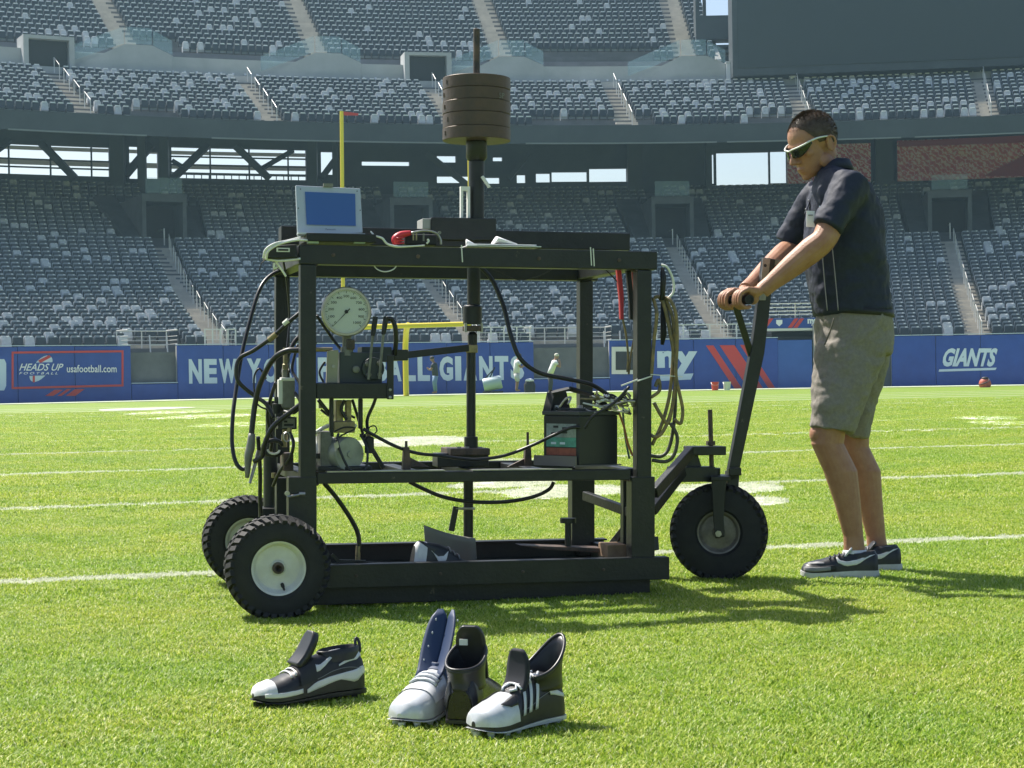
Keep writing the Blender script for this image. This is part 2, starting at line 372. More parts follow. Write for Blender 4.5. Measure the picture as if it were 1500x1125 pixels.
def scatter(name, quad, density, smin, smax, seed):
    me = bpy.data.meshes.new(name); me.from_pydata(quad, [], [(0, 1, 2, 3)]); me.materials.append(M_BLADE)
    o = bpy.data.objects.new(name, me); COL.objects.link(o); o['kind'] = 'stuff'
    ng = bpy.data.node_groups.new(name, 'GeometryNodeTree')
    ng.interface.new_socket('Geometry', in_out='INPUT', socket_type='NodeSocketGeometry'); ng.interface.new_socket('Geometry', in_out='OUTPUT', socket_type='NodeSocketGeometry')
    N = ng.nodes.new; gi, go = N('NodeGroupInput'), N('NodeGroupOutput')
    ds = N('GeometryNodeDistributePointsOnFaces'); ds.inputs['Density'].default_value = density; ds.inputs['Seed'].default_value = seed
    oi = N('GeometryNodeObjectInfo'); oi.inputs['Object'].default_value = TUFT; oi.inputs['As Instance'].default_value = True
    ip = N('GeometryNodeInstanceOnPoints')
    rv = N('FunctionNodeRandomValue'); rv.data_type = 'FLOAT_VECTOR'; rv.inputs[0].default_value = (-0.12, -0.12, 0); rv.inputs[1].default_value = (0.12, 0.12, 6.283)
    rs = N('FunctionNodeRandomValue'); rs.data_type = 'FLOAT'; rs.inputs[2].default_value = smin; rs.inputs[3].default_value = smax
    l = ng.links.new
    l(gi.outputs[0], ds.inputs['Mesh']); l(ds.outputs['Points'], ip.inputs['Points']); l(oi.outputs['Geometry'], ip.inputs['Instance'])
    l(rv.outputs[0], ip.inputs['Rotation']); l(rs.outputs[1], ip.inputs['Scale']); l(ip.outputs[0], go.inputs[0])
    md = o.modifiers.new('scatter', 'NODES'); md.node_group = ng
    o['label'] = 'short bright green artificial turf pile covering the near field'
    return o
TUFT = tuft_mesh()
scatter('turf_pile', [(-1.9, 3.2, 0), (1.9, 3.2, 0), (2.6, 6.6, 0), (-2.6, 6.6, 0)], 1900, 0.8, 1.2, 1)
scatter('turf_pile', [(-2.6, 6.6, 0), (2.6, 6.6, 0), (4.0, 11.0, 0), (-4.0, 11.0, 0)], 1000, 0.9, 1.35, 2)
scatter('turf_pile', [(-4.0, 11.0, 0), (4.0, 11.0, 0), (6.6, 20.0, 0), (-6.6, 20.0, 0)], 380, 1.1, 1.7, 3)
scatter('turf_pile', [(-6.6, 20.0, 0), (6.6, 20.0, 0), (10.5, 33.0, -.015), (-10.5, 33.0, -.015)], 140, 1.3, 2.1, 4)
scatter('turf_pile', [(-10.5, 33.0, -.015), (10.5, 33.0, -.015), (15, 48.0, -.09), (-15, 48.0, -.09)], 50, 1.6, 2.6, 5)
# ------------------------------------------------------------------ stadium bowl, concentric about CC
CC = Vector((12.0, 28.5, 0))
def arc(phi, R, z): return CC + Vector((R * math.sin(phi), R * math.cos(phi), z))
def cyl_at(px, py, R):          # where the line of sight meets the upright cylinder of radius R
    d = ray(px, py); o = C0 - CC; a = d.x * d.x + d.y * d.y; b = 2 * (o.x * d.x + o.y * d.y); c = o.x ** 2 + o.y ** 2 - R * R
    t = (-b + math.sqrt(b * b - 4 * a * c)) / (2 * a); p = C0 + d * t
    return math.atan2(p.x - CC.x, p.y - CC.y), p.z
def phi_at(px, R, py=400): return cyl_at(px, py, R)[0]
def abox(mb, f0, f1, R0, R1, z0, z1, n=None):
    n = n or max(1, int(abs(f1 - f0) / R_(1.2)))
    F_ = [f0 + (f1 - f0) * i / n for i in range(n + 1)]; o = len(mb.v)
    for f in F_: mb.v += [tuple(arc(f, R0, z0)), tuple(arc(f, R1, z0)), tuple(arc(f, R1, z1)), tuple(arc(f, R0, z1))]
    for i in range(n):
        a = o + 4 * i; b = a + 4
        for k in range(4):
            k2 = (k + 1) % 4; mb.f.append((a + k, a + k2, b + k2, b + k)); mb.mi.append(mb.cur)
    mb.f.append((o, o + 3, o + 2, o + 1)); mb.mi.append(mb.cur); e = o + 4 * n; mb.f.append((e, e + 1, e + 2, e + 3)); mb.mi.append(mb.cur)
    return mb
def sweep(mb, prof, f0, f1, n):     # prof: (R, z) swept round the bowl
    mb.grid([[arc(f0 + (f1 - f0) * i / n, R, z) for i in range(n + 1)] for R, z in prof]); return mb
PH0, PH1 = R_(-44), R_(24)
AIS_L = [R_(-1.4 + 11.65 * k) for k in (-3, -2, -1, 0, 1)]
AIS_M = [R_(-3.6 + 7.65 * k) for k in (-5, -4, -3, -2, -1, 0, 1, 2)]
AIS_U = [R_(-0.2 + 7.65 * k) for k in (-5, -4, -3, -2, -1, 0)]

# rows of each tier: (R, z) of each tread front
NL = 41
SKEW = {AIS_L[0]: R_(3.2), AIS_L[1]: R_(1.9), AIS_L[2]: R_(.5), AIS_L[3]: 0, AIS_L[4]: 0}
def ask(a, R): return a + SKEW.get(a, 0) * (R - 60.4) / 22
LROW = [(60.4, 1.95)]
for i in range(NL): LROW.append((LROW[-1][0] + 0.82, LROW[-1][1] + 0.192 + 0.146 * i / NL))
MROW = [(77.6 + 0.82 * i, 14.95 + 0.34 * i) for i in range(12)]
UROW = [(89.6 + 0.82 * i, 20.9 + 0.45 * i) for i in range(24)]
def terrace(rows):
    p = []
    for i, (R, z) in enumerate(rows[:-1]): p += [(R, z), (rows[i + 1][0], z)]
    p += [rows[-1]]; return p

lower = thing('lower_stand', 'lower grandstand tier of dark concrete rows rising behind the blue wall', 'grandstand', arc(R_(-8), 60, 0))
mb = MB(); sweep(mb, [(60.0, -0.3), (60.0, 1.95)] + terrace(LROW) + [(LROW[-1][0] + 3, LROW[-1][1])], PH0, PH1, 64); mb.build('terrace', M_TERR, lower, fix=False)
mid = thing('middle_stand', 'middle grandstand tier above the dark fascia band', 'grandstand', arc(R_(-8), 77, 14))
mb = MB(); sweep(mb, [(77.25, 14.9)] + terrace(MROW) + [(87.6, MROW[-1][1])], PH0, PH1, 60); mb.build('terrace', M_TERR, mid, fix=False)
mb = MB(); abox(mb, PH0, PH1, 77.0, 77.25, 13.98, 15.05); mb.build('fascia', M_DARK, mid)
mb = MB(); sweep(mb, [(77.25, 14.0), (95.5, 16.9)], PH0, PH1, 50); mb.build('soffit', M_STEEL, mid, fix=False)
for x0, x1 in ((12, 215), (310, 700), (770, 1050), (1065, 1160), (1220, 1320), (1340, 1500)):
    f0, z = cyl_at(x0, 205, 76.95); f1, _ = cyl_at(x1, 205, 76.95)
    mb = MB(); abox(mb, f0, f1, 76.9, 76.99, 13.95, 14.03); mb.build('fascia_trim', M_RAIL if False else mat('trim_grey', (0.2, 0.22, 0.22), 0.5), mid)
UEND = phi_at(1036, 95, 60)
upper = thing('upper_stand', 'steep upper grandstand tier at the top of the bowl', 'grandstand', arc(R_(-15), 89, 20))
mb = MB(); sweep(mb, [(89.2, 20.2)] + terrace(UROW) + [(112, UROW[-1][1])], PH0, UEND, 50); mb.build('terrace', M_TERR, upper, fix=False)
mb = MB(); mb.prism([arc(UEND, 89.2, 17), arc(UEND, 112, 17), arc(UEND, 112, UROW[-1][1] + .3)] + [arc(UEND, 89.2, 20.9)], arc(UEND + .004, 89, 0) - arc(UEND, 89, 0)); mb.build('end_wall', M_CONC, upper)

# cross wall between middle and upper tier, with landings, doors and glass
wall_mu = thing('parapet_wall', 'pale concrete wall between the middle and the upper seats', 'wall', arc(R_(-15), 88, 18.5))
ZW0 = MROW[-1][1] - 0.2
mb = MB(); abox(mb, PH0, phi_at(1075, 88, 100), 87.6, 88.2, ZW0, 20.25); mb.build('concrete', M_PARA, wall_mu)
mb = MB(); abox(mb, PH0, PH1, 86.7, 87.3, ZW0 - .3, ZW0 + 0.62); mb.build('kerb', M_PARA, wall_mu)
mb = MB(); abox(mb, phi_at(1068, 88, 100), PH1, 87.5, 88.4, ZW0, 19.55); mb.build('concrete', M_PARA, wall_mu)
for a in AIS_U:          # stair landings standing up over the wall
    mb = MB(); q = [arc(a - R_(2.3), 87.5, 19.0), arc(a + R_(1.5), 87.5, 19.0), arc(a + R_(1.5), 87.5, 20.3), arc(a + R_(0.7), 87.5, 20.85), arc(a - R_(.35), 87.5, 20.85), arc(a - R_(2.2), 87.5, 19.5)]
    mb.prism(q, Vector((0, 0.9, 0))); mb.build('stair_landing', M_PARA, wall_mu)
    for q in ([arc(a - R_(2.6), 87.55, 19.6), arc(a - R_(.4), 87.55, 20.9), arc(a - R_(.4), 87.55, 21.9), arc(a - R_(2.6), 87.55, 20.5)], [arc(a - R_(.35), 87.55, 20.9), arc(a + R_(.7), 87.55, 20.9), arc(a + R_(.7), 87.55, 21.9), arc(a - R_(.35), 87.55, 21.9)], [arc(a + R_(.75), 87.55, 20.85), arc(a + R_(1.5), 87.55, 20.35), arc(a + R_(1.5), 87.55, 21.2), arc(a + R_(.75), 87.55, 21.8)]):
        mb = MB(); mb.prism(q, Vector((0, 0.03, 0))); mb.build('glass_panel', M_GLASS, wall_mu)
for a in np.linspace(PH0, phi_at(990, 88, 100), 90):
    mb = MB(); mb.box(arc(a, 87.55, 19.35), (0.12, 0.08, 0.12)); mb.build('wall_light', M_WHITE, wall_mu)
for a in (AIS_M[2], AIS_M[4]):
    p = thing('exit_portal', 'open concrete doorway in the upper cross wall' + (' at far left' if a < R_(-20) else ' behind the weight stack'), 'doorway', arc(a, 87, ZW0))
    mb = MB(); e = R_(0.88)
    for s_ in (-1, 1): abox(mb, a + s_ * e - R_(.1), a + s_ * e + R_(.1), 86.9, 88.6, ZW0 - .2, 20.75)
    abox(mb, a - e - R_(.1), a + e + R_(.1), 86.9, 88.6, 20.75, 20.95); mb.build('frame', M_PARA, p)
    mb = MB(); abox(mb, a - e + R_(.13), a + e - R_(.13), 87.4, 87.5, ZW0 + .2, 20.75); mb.build('opening', M_BLACK, p)

# aisles: stairs and centre rails
def aisle(tier, rows, a, half, i0, i1, rail=True, ang=1):
    mb = MB()
    for i in range(i0, i1):
        R, z = rows[i]; R2, z2 = rows[i + 1]
        aa = ask(a, R)
        abox(mb, aa - half * 60 / R, aa + half * 60 / R, R, R2 + .02, z - .3, z + 0.012, 1)
        abox(mb, aa - half * 60 / R, aa + half * 60 / R, (R + R2) / 2, R2 + .02, z - .3, z + 0.012 + (z2 - z) / 2, 1)
    mb.build('aisle_stair', M_STEP, tier)
    if rail:
        i = i0
        while i < i1 - 1:
            j = min(i + 2, i1); A_ = arc(ask(a, rows[i][0]) + R_(.1), rows[i][0], rows[i][1] + .95); B_ = arc(ask(a, rows[j][0]) + R_(.1), rows[j][0] - .3, rows[j][1] + .9)
            mb = MB(); mb.tube([A_ - Vector((0, 0, .9)), A_, B_, B_ - Vector((0, 0, .9))], 0.024, 6); mb.build('handrail', M_RAIL, tier); i += 3
for a in AIS_L: aisle(lower, LROW, a, R_(.66), 0, 27)
for a in AIS_M: aisle(mid, MROW, a, R_(.62), 0, 11)
for a in AIS_U: aisle(upper, UROW, a, R_(.75), 0, 23, rail=False)
# portals at the top of the lower aisles
side_words = ('far left beyond the frame', 'left of the laptop', 'behind the cart mast', 'right of the cart mast', 'behind the man, at far right')
for k, a in enumerate(AIS_L[1:]):
    a = ask(a, LROW[27][0])
    p = thing('stand_portal', 'dark concrete entrance portal in the lower seats, ' + ('above the left aisle', 'right beside the laptop screen', 'above the hanging cord', 'right of the man')[k], 'doorway', arc(a, LROW[27][0], LROW[27][1]))
    R0, z0 = LROW[27]; e = R_(.82); th = R_(.16); zt = z0 + 2.55; R1 = LROW[36][0]
    mb = MB()
    for s_ in (-1, 1):
        abox(mb, a + s_ * e - th / 2, a + s_ * e + th / 2, R0 - .2, R1, z0 - .2, zt, 1)
        q = [arc(a + s_ * (e + th / 2), R0 + .2, z0 + .1), arc(a + s_ * (e + th / 2), R1, LROW[36][1] + .45), arc(a + s_ * (e + R_(.95)), R1, LROW[36][1] + .45), arc(a + s_ * (e + R_(.8)), R0 + .2, z0 + .1)]
        mb.prism(q, Vector((0, 0, .42)))
    abox(mb, a - e - th / 2, a + e + th / 2, R0 - .22, R1, zt, zt + .45, 1); mb.build('concrete_frame', mat('portal_concrete_shade', (.13, .14, .145), .85, col2=(.09, .1, .105), nscale=.8), p)  # concrete toned down to paint in the shade around the portal
    mb = MB(); abox(mb, a - e + th / 2, a + e - th / 2, R0 + 2.4, R0 + 2.5, z0 - .2, zt, 1); mb.build('opening', M_BLACK, p)
    mb = MB(); abox(mb, a - e * .9, a + e * .9, R0 - .1, R0 - .06, zt + .5, zt + 1.4, 1); mb.build('glass_panel', M_GLASS, p)
    mb = MB(); mb.tube([arc(a, R0, z0 + 0.05), arc(a, R0, z0 + 1.0), arc(a, R0 + 1.6, z0 + 1.0)], .035, 6); mb.build('handrail', M_RAIL, p)

# seats
def seat_geo(kind):      # 0 lower, 1 lower pale, 2 upper tiers, 3 upper tiers pale
    mb = MB()
    prof = [(-.235, .18), (.235, .18), (.235, .68), (.21, .75), (.15, .79), (-.15, .79), (-.21, .75), (-.235, .68)]
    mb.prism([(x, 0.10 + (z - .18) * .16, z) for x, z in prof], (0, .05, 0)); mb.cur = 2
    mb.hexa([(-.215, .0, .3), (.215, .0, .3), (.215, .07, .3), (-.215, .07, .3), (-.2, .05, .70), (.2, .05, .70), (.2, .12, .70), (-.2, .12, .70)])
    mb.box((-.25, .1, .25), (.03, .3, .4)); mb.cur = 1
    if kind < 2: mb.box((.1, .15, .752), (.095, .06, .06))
    else: mb.box((0, .165, .772), (.3, .09, .06))  # wider strip paints the sunlit top of each seat back
    return mb
SEATG = []
for op in range(4):
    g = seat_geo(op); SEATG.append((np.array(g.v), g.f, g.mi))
def seat_mesh(name, k, mats):
    me = bpy.data.meshes.new(name); me.from_pydata([tuple(v) for v in SEATG[k][0]], [], SEATG[k][1])
    for m_ in mats: me.materials.append(m_)
    me.polygons.foreach_set('material_index', SEATG[k][2])
    bm = bmesh.new(); bm.from_mesh(me); bmesh.ops.recalc_face_normals(bm, faces=bm.faces); bm.to_mesh(me); bm.free(); return me
ME_S = seat_mesh('stadium_seat', 0, (M_SEAT, M_GLINT, M_SEATD)); ME_P = seat_mesh('stadium_seat_glint', 1, (M_SEATP, M_GLINT, M_SEATP))
GAPS = []          # px ranges of wall openings whose rear railing displaces the front row
def seats(rows, pitch, aisles, ahalf, portal=None, n_single=0, f0=PH0, f1=PH1, pale=0.085, name='seating'):
    V, Fc, MI = [], [], []; cnt = 0; off = 0; single = 0
    for i, (R, z) in enumerate(rows):
        if i == len(rows) - 1: break
        edges = [f0] + [a for a in aisles] + [f1]
        for b in range(len(edges) - 1):
            lo, hi = edges[b], edges[b + 1]; lo = ask(lo, R) if aisles is AIS_L else lo; hi = ask(hi, R) if aisles is AIS_L else hi
            ha = ahalf * 60 / R
            if portal and i >= portal[0] and i <= portal[1]: ha = portal[2]
            lo2 = lo + (ha if b > 0 else 0) + .3 * pitch / R; hi2 = hi - (ha if b < len(edges) - 2 else 0) - .3 * pitch / R
            n = int((hi2 - lo2) * R / pitch); num = 0
            if n < 1: continue
            for k in (range(n + 1) if b > 1 else range(n, -1, -1)):
                f = lo2 + (hi2 - lo2) * k / n + random.uniform(-.02, .02) / R
                p = arc(f, R + .42, z); q = proj(p)
                if not (-60 < q[0] < 1560): continue
                if i < 2 and any(g0 < q[0] < g1 for g0, g1 in GAPS): continue
                kk = 1 if random.random() < pale else 0
                if b > 0 and single < n_single and -8 < q[0] < 1508:
                    o = bpy.data.objects.new('stadium_seat', ME_P if kk else ME_S); COL.objects.link(o); o.location = p; o.rotation_euler = (0, 0, -f)
                    num += 1; nth = '%d%s' % (num, 'th' if 10 < num % 100 < 14 else {1: 'st', 2: 'nd', 3: 'rd'}.get(num % 10, 'th'))
                    tag(o, ('glinting pale grey' if kk else 'dark blue-grey') + ' seat, ' + nth + (' left of the left aisle, ' if b < 2 else ' right of the ' + ('left aisle', 'aisle behind the mast', "aisle behind the man's hands", 'rightmost aisle')[min(b - 2, 3)] + ', ') + ('front row', 'second row', 'third row', 'fourth row', 'fifth row', 'sixth row')[min(i, 5)], 'seat', 'seats of the lowest rows behind the blue wall'); single += 1; continue
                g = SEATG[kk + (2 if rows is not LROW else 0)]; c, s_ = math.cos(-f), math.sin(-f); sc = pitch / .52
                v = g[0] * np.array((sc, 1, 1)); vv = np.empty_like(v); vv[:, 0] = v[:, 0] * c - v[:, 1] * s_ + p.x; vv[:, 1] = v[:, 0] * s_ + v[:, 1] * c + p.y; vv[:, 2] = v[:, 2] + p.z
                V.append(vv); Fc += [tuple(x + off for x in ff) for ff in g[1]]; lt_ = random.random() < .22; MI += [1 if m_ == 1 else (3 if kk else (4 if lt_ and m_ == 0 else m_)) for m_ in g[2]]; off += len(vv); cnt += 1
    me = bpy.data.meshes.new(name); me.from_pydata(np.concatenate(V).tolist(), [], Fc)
    for m_ in (M_SEAT, M_GLINT, M_SEATD, M_SEATP, M_SEAT2): me.materials.append(m_)
    me.polygons.foreach_set('material_index', MI)
    o = bpy.data.objects.new(name, me); COL.objects.link(o); o['kind'] = 'stuff'; return o, cnt
GAPS += [(186, 266), (778, 962), (1100, 1200)]
o, c1 = seats(LROW, .525, AIS_L, R_(.7), (27, 36, R_(1.9)), 298, name='lower_seating'); o['label'] = 'rows of dark blue-grey seats filling the lower stand'
o, c2 = seats(MROW, .45, AIS_M, R_(.68), pale=0.15, name='middle_seating'); o['label'] = 'rows of dark seats in the middle tier'
o, c3 = seats(UROW, .44, AIS_U, R_(.8), f1=UEND, pale=0.05, name='upper_seating'); o['label'] = 'rows of dark seats in the steep upper tier'
print('seats', c1, c2, c3)

# back wall of the concourse behind the lower stand, with window openings to the bright outside
RB = 95.0
bw = thing('concourse_wall', 'dark back wall with openings to bright daylight above the lower seats', 'wall', arc(R_(-10), RB, 13.3))
zb0, zb1 = LROW[-1][1] - .6, 17.2
openings = [(-60, 161, 207, 261), (189, 203, 214, 262), (212, 232, 222, 262), (251, 449, 215, 264), (470, 492, 222, 256), (530, 600, 236, 243), (640, 702, 258, 268), (640, 668, 228, 238), (722, 736, 230, 236),
            (705, 732, 260, 269), (757, 770, 256, 268), (785, 806, 254, 267), (808, 860, 252, 266), (863, 918, 247, 266), (1041, 1046, 226, 269), (1049, 1126, 224, 270), (1128, 1152, 222, 268)]
ops = []
for x0, x1, y0, y1 in openings:
    f0, za = cyl_at(x0, y0, RB); f1, zb = cyl_at(x1, y1, RB); ops.append((f0, f1, zb, za))
mb = MB(); ed = sorted({PH0, PH1, *[o_[0] for o_ in ops], *[o_[1] for o_ in ops]})
for a, b in zip(ed[:-1], ed[1:]):
    m_ = (a + b) / 2; cuts = sorted([(o_[2], o_[3]) for o_ in ops if o_[0] < m_ < o_[1]]); z = zb0
    for c_, d_ in cuts:
        abox(mb, a, b, RB, RB + .4, z, c_); z = d_
    if z < zb1: abox(mb, a, b, RB, RB + .4, z, zb1)
mb.build('cladding', M_DARK, bw)
def wpt(px, py, R): f, z = cyl_at(px, py, R); return arc(f, R, z)
for x0, x1, y0, y1, wd in ((58, 110, 207, 261, .42), (-5, 15, 220, 205, .35), (183, 222, 258, 212, .45), (252, 305, 263, 212, .42), (345, 395, 214, 262, .42), (385, 430, 246, 220, .2), (252, 272, 235, 247, .18), (470, 500, 262, 222, .35), (625, 690, 225, 275, .4), (745, 775, 262, 225, .3)):
    mb = MB(); mb.bar(wpt(x0, y0, 93.6), wpt(x1, y1, 93.6), wd, .3, side=(1, 0, 0)); mb.build('diagonal_brace', M_STEEL, bw)
for x, wd in ((172, .9), (208, .5), (241, .55), (458, .6), (491, .35), (1038, .4), (1160, .3), (930, 1.0), (1295, 1.2)):
    f, _ = cyl_at(x, 240, 93.4); mb = MB(); mb.box(arc(f, 93.4, (zb0 + zb1) / 2), (wd, .5, zb1 - zb0)); mb.build('column', M_STEEL, bw)
for x in (13, 74, 134, 308, 365, 422): 
    f, _ = cyl_at(x, 240, 95.2); mb = MB(); mb.box(arc(f, 95.2, 15.2), (.1, .1, 3.6)); mb.build('mullion', M_STEEL, bw)
for y0, y1 in ((-60, 161), (251, 449)):
    for yy in (229, 241, 253):
        f0, z = cyl_at(y0, yy, 95.25); f1, z2 = cyl_at(y1, yy + (1.5 if y0 > 0 else 1.5), 95.25); mb = MB(); abox(mb, f0, f1, 95.2, 95.3, z - .05, z + .05); mb.build('transom', M_STEEL, bw)
# louvred outer facade seen through the openings
lf = thing('outer_facade', 'pale horizontal metal louvre bands outside the left concourse openings', 'facade', arc(R_(-25), 104, 13))
M_LOUV = mat('louvre_metal', (0.5, 0.5, 0.48), 0.5)
for za, zb in ((12.6, 13.6), (15.35, 15.7), (16.35, 16.6)):
    mb = MB(); abox(mb, PH0, phi_at(452, 104, 240), 104, 104.15, za, zb); mb.build('louvre_band', M_LOUV, lf)
for a in np.linspace(phi_at(262, 101, 255), phi_at(448, 101, 255), 18):
    mb = MB(); mb.box(arc(a, 101, 14.1), (.06, .06, 1.1)); mb.build('rail_post', M_STEEL, lf)
mb = MB(); abox(mb, phi_at(262, 101, 255), phi_at(448, 101, 255), 100.97, 101.03, 14.6, 14.68); mb.build('rail', M_STEEL, lf)
# printed murals at right
def mural_mat():
    m = bpy.data.materials.new('mural_print'); m.use_nodes = True; n = m.node_tree; b = n.nodes['Principled BSDF']
    tc = n.nodes.new('ShaderNodeTexCoord'); wv = n.nodes.new('ShaderNodeTexWave'); wv.inputs['Scale'].default_value = 1.7; wv.bands_direction = 'DIAGONAL'; wv.inputs['Distortion'].default_value = 9; wv.inputs['Detail'].default_value = 4; wv.inputs['Detail Scale'].default_value = 2.5
    cr = n.nodes.new('ShaderNodeValToRGB'); cr.color_ramp.elements[0].position = .35; cr.color_ramp.elements[1].position = .75
    cr.color_ramp.elements[0].color = (.62, .05, .11, 1); cr.color_ramp.elements[1].color = (.95, .62, .68, 1)
    n.links.new(tc.outputs['Object'], wv.inputs['Vector']); n.links.new(wv.outputs['Fac'], cr.inputs['Fac']); n.links.new(cr.outputs['Color'], b.inputs['Base Color']); b.inputs['Roughness'].default_value = .5
    return m
M_MUR = mural_mat(); M_MAROON = mat('mural_maroon', (.4, .03, .06), .5)
for x0, x1, y0, y1, lb in ((1153, 1276, 213, 266, 'red printed crowd mural behind the man\'s head'), (1314, 1530, 206, 258, 'wide red printed crowd mural at far right above the lower seats')):
    f0, za = cyl_at(x0, y0, 92.6); f1, zb = cyl_at(x1, y1, 92.6)
    t_ = thing('mural', lb, 'mural', arc((f0 + f1) / 2, 92.6, zb)); mb = MB(); abox(mb, f0, f1, 92.6, 92.8, zb, za); mb.build('printed_panel', M_MUR, t_)
    if x0 > 1300:
        mb = MB(); q = [wpt(1440, 258, 92.5), wpt(1530, 258, 92.5), wpt(1530, 212, 92.5)]; mb.prism(q, (0, .06, 0)); mb.build('maroon_corner', M_MAROON, t_)
        mb = MB(); q = [wpt(1316, 207, 92.5), wpt(1530, 197, 92.5), wpt(1530, 208, 92.5), wpt(1316, 215, 92.5)]; mb.prism(q, (0, .06, 0)); mb.build('maroon_band', M_MAROON, t_)

# scoreboard and the platforms under it
RS = 86.0
sb = thing('scoreboard', 'huge dark switched-off scoreboard at top right', 'scoreboard', wpt(1290, 96, RS))
f0, za = cyl_at(1071, -60, RS); f1, zb = cyl_at(1560, 93, RS)
a_, b_ = arc(f0, RS, 0), arc(f1, RS, 0); dirn = (b_ - a_).normalized()
mb = MB(); mb.hexa([a_ + Vector((0, 0, zb)), b_ + Vector((0, 0, zb)), b_ + Vector((0, 2, zb)), a_ + Vector((0, 2, zb)), a_ + Vector((0, 0, za)), b_ + Vector((0, 0, za)), b_ + Vector((0, 2, za)), a_ + Vector((0, 2, za))])
mb.build('housing', M_DARK, sb)
mb = MB(); q = Vector((0, -.06, 0)); mb.hexa([a_ + dirn * .3 + q + Vector((0, 0, zb + .5)), b_ + q + Vector((0, 0, zb + .5)), b_ + Vector((0, -.01, zb + .5)), a_ + dirn * .3 + Vector((0, -.01, zb + .5)), a_ + dirn * .3 + q + Vector((0, 0, za)), b_ + q + Vector((0, 0, za)), b_ + Vector((0, -.01, za)), a_ + dirn * .3 + Vector((0, -.01, za))])
mb.build('screen', mat('led_screen_off', (.03, .042, .048), .55), sb)
pyl = thing('stair_tower', 'dark stair tower with bright gaps left of the scoreboard', 'tower', wpt(1052, 95, 90))
for x0, x1, y0, y1 in ((1024, 1074, 23, 57), (1024, 1074, 83, 118), (1018, 1026, -40, 118), (1069, 1078, -40, 118), (1031.5, 1034.5, -30, 24), (1036, 1070, 66, 69), (1036, 1070, 74, 77)):
    f0, za = cyl_at(x0, y0, 92); f1, zb = cyl_at(x1, y1, 92); mb = MB(); abox(mb, f0, f1, 92 + (x0 % 7) * .004, 93.5, zb, za, 1); mb.build('wall_panel', M_DARK, pyl)
for i, (x0, x1, y0, y1, m_, nm, lb) in enumerate(((1182, 1240, 93, 111, M_SEAT, 'press_bench', 'low dark bench row under the left end of the scoreboard'), (1264, 1322, 90, 108, M_SEAT, 'press_bench', 'low dark bench row under the middle of the scoreboard'),
        (1334, 1358, 96, 106, M_CONC, 'equipment_case', 'pale equipment case on the ledge under the scoreboard'), (1325, 1338, 86, 93, M_WHITE, 'equipment_case', 'small white case below the scoreboard middle'), (1432, 1445, 80, 100, M_CONC, 'equipment_case', 'upright pale case below the scoreboard at right'),
        (1452, 1520, 79, 103, M_SEAT, 'press_bench', 'long dark bench row under the right end of the scoreboard'), (1064, 1080, 90, 108, M_WHITE, 'control_box', 'white control box at the left foot of the scoreboard'))):
    f0, za = cyl_at(x0, y0, 87.2); f1, zb = cyl_at(x1, y1, 87.2); r_ = thing(nm, lb, 'bench' if 'bench' in nm else 'box', arc((f0 + f1) / 2, 87.2, zb))
    mb = MB(); abox(mb, f0, f1, 87.2, 88.2, 19.2, za - .12); mb.build('body', m_, r_)
    mb = MB(); abox(mb, f0 - .0004, f1 + .0004, 87.12, 88.3, za - .118, za); mb.build('top', M_RAIL, r_)
for x0, x1 in ((1380, 1436), (1092, 1160)):
    f0, za = cyl_at(x0, 92, 87.0); f1, _ = cyl_at(x1, 92, 87.0)
    mb = MB(); abox(mb, f0, f1, 87.0, 87.05, za, za + .07); 
    for t in np.linspace(f0, f1, 6): mb.box(arc(t, 87.02, za - .5), (.05, .05, 1.1))
    mb.build('ledge_rail', M_RAIL, wall_mu)
sg = thing('aisle_sign', 'small white lettered sign beside the aisle above the man', 'sign', wpt(1194, 124, 86.6))
f0, za = cyl_at(1182, 114, 86.55); f1, zb = cyl_at(1206, 127, 86.55); mb = MB(); abox(mb, f0, f1, 86.55, 86.65, zb, za, 1); mb.build('board', M_WHITE, sg)
mb = MB(); put_text(mb, 'EXIT', arc(f0, 86.5, zb + .28) + Vector((.15, 0, 0)), Vector((.55, 0, 0)), Vector((0, 0, .22))); mb.build('lettering', M_BLACK, sg)
slb = thing('stair_canopy', 'slanted pale panel over the aisle head above the man', 'canopy', wpt(1168, 118, 87)); mb = MB(); mb.bar(wpt(1156, 114, 86.8), wpt(1178, 103, 86.8), .9, .32, side=(0, 1, 0)); mb.build('panel', M_WHITE, slb)
mb = MB(); mb.bar(wpt(1158, 130, 86.9), wpt(1157, 114, 86.9), .1, .1); mb.bar(wpt(1180, 130, 86.9), wpt(1178, 105, 86.9), .1, .1); mb.build('post', M_RAIL, slb)

# ------------------------------------------------------------------ padded field wall with its openings
RW = 59.6; ZT = 2.24
def wall_thing(name, label, x0, x1, ztop=ZT, zbot=-.45, mats=M_BLUE, cat='wall', R=RW, lowpx=None):
    f0, f1 = phi_at(x0, R, 530), phi_at(x1, R, 530)
    t = thing(name, label, cat, arc((f0 + f1) / 2, R, zbot))
    n = max(1, round((f1 - f0) * R / 2.2))
    for k in range(n):
        a = f0 + (f1 - f0) * k / n; b = f0 + (f1 - f0) * (k + 1) / n
        mb = MB(); abox(mb, a + .00012, b - .00012, R, R + .22, zbot, ztop + random.uniform(-.02, .02), 2); mb.build('padding_panel', mats, t, bevel=.03)
    mb = MB(); abox(mb, f0, f1, R + .1, R + .3, zbot, ztop - .02); mb.build('backing', M_CONC, t)
    mb = MB(); abox(mb, f0, f1, R - .03, R + .3, ztop + .022, ztop + .05); mb.build('top_edge', M_PALE, t)
    return t
def wall_poly(t, name, m, pts, R=RW - .02):
    mb = MB(); mb.prism([wpt(x, y, R) for x, y in pts], Vector((0, .012, 0))); return mb.build(name, m, t)
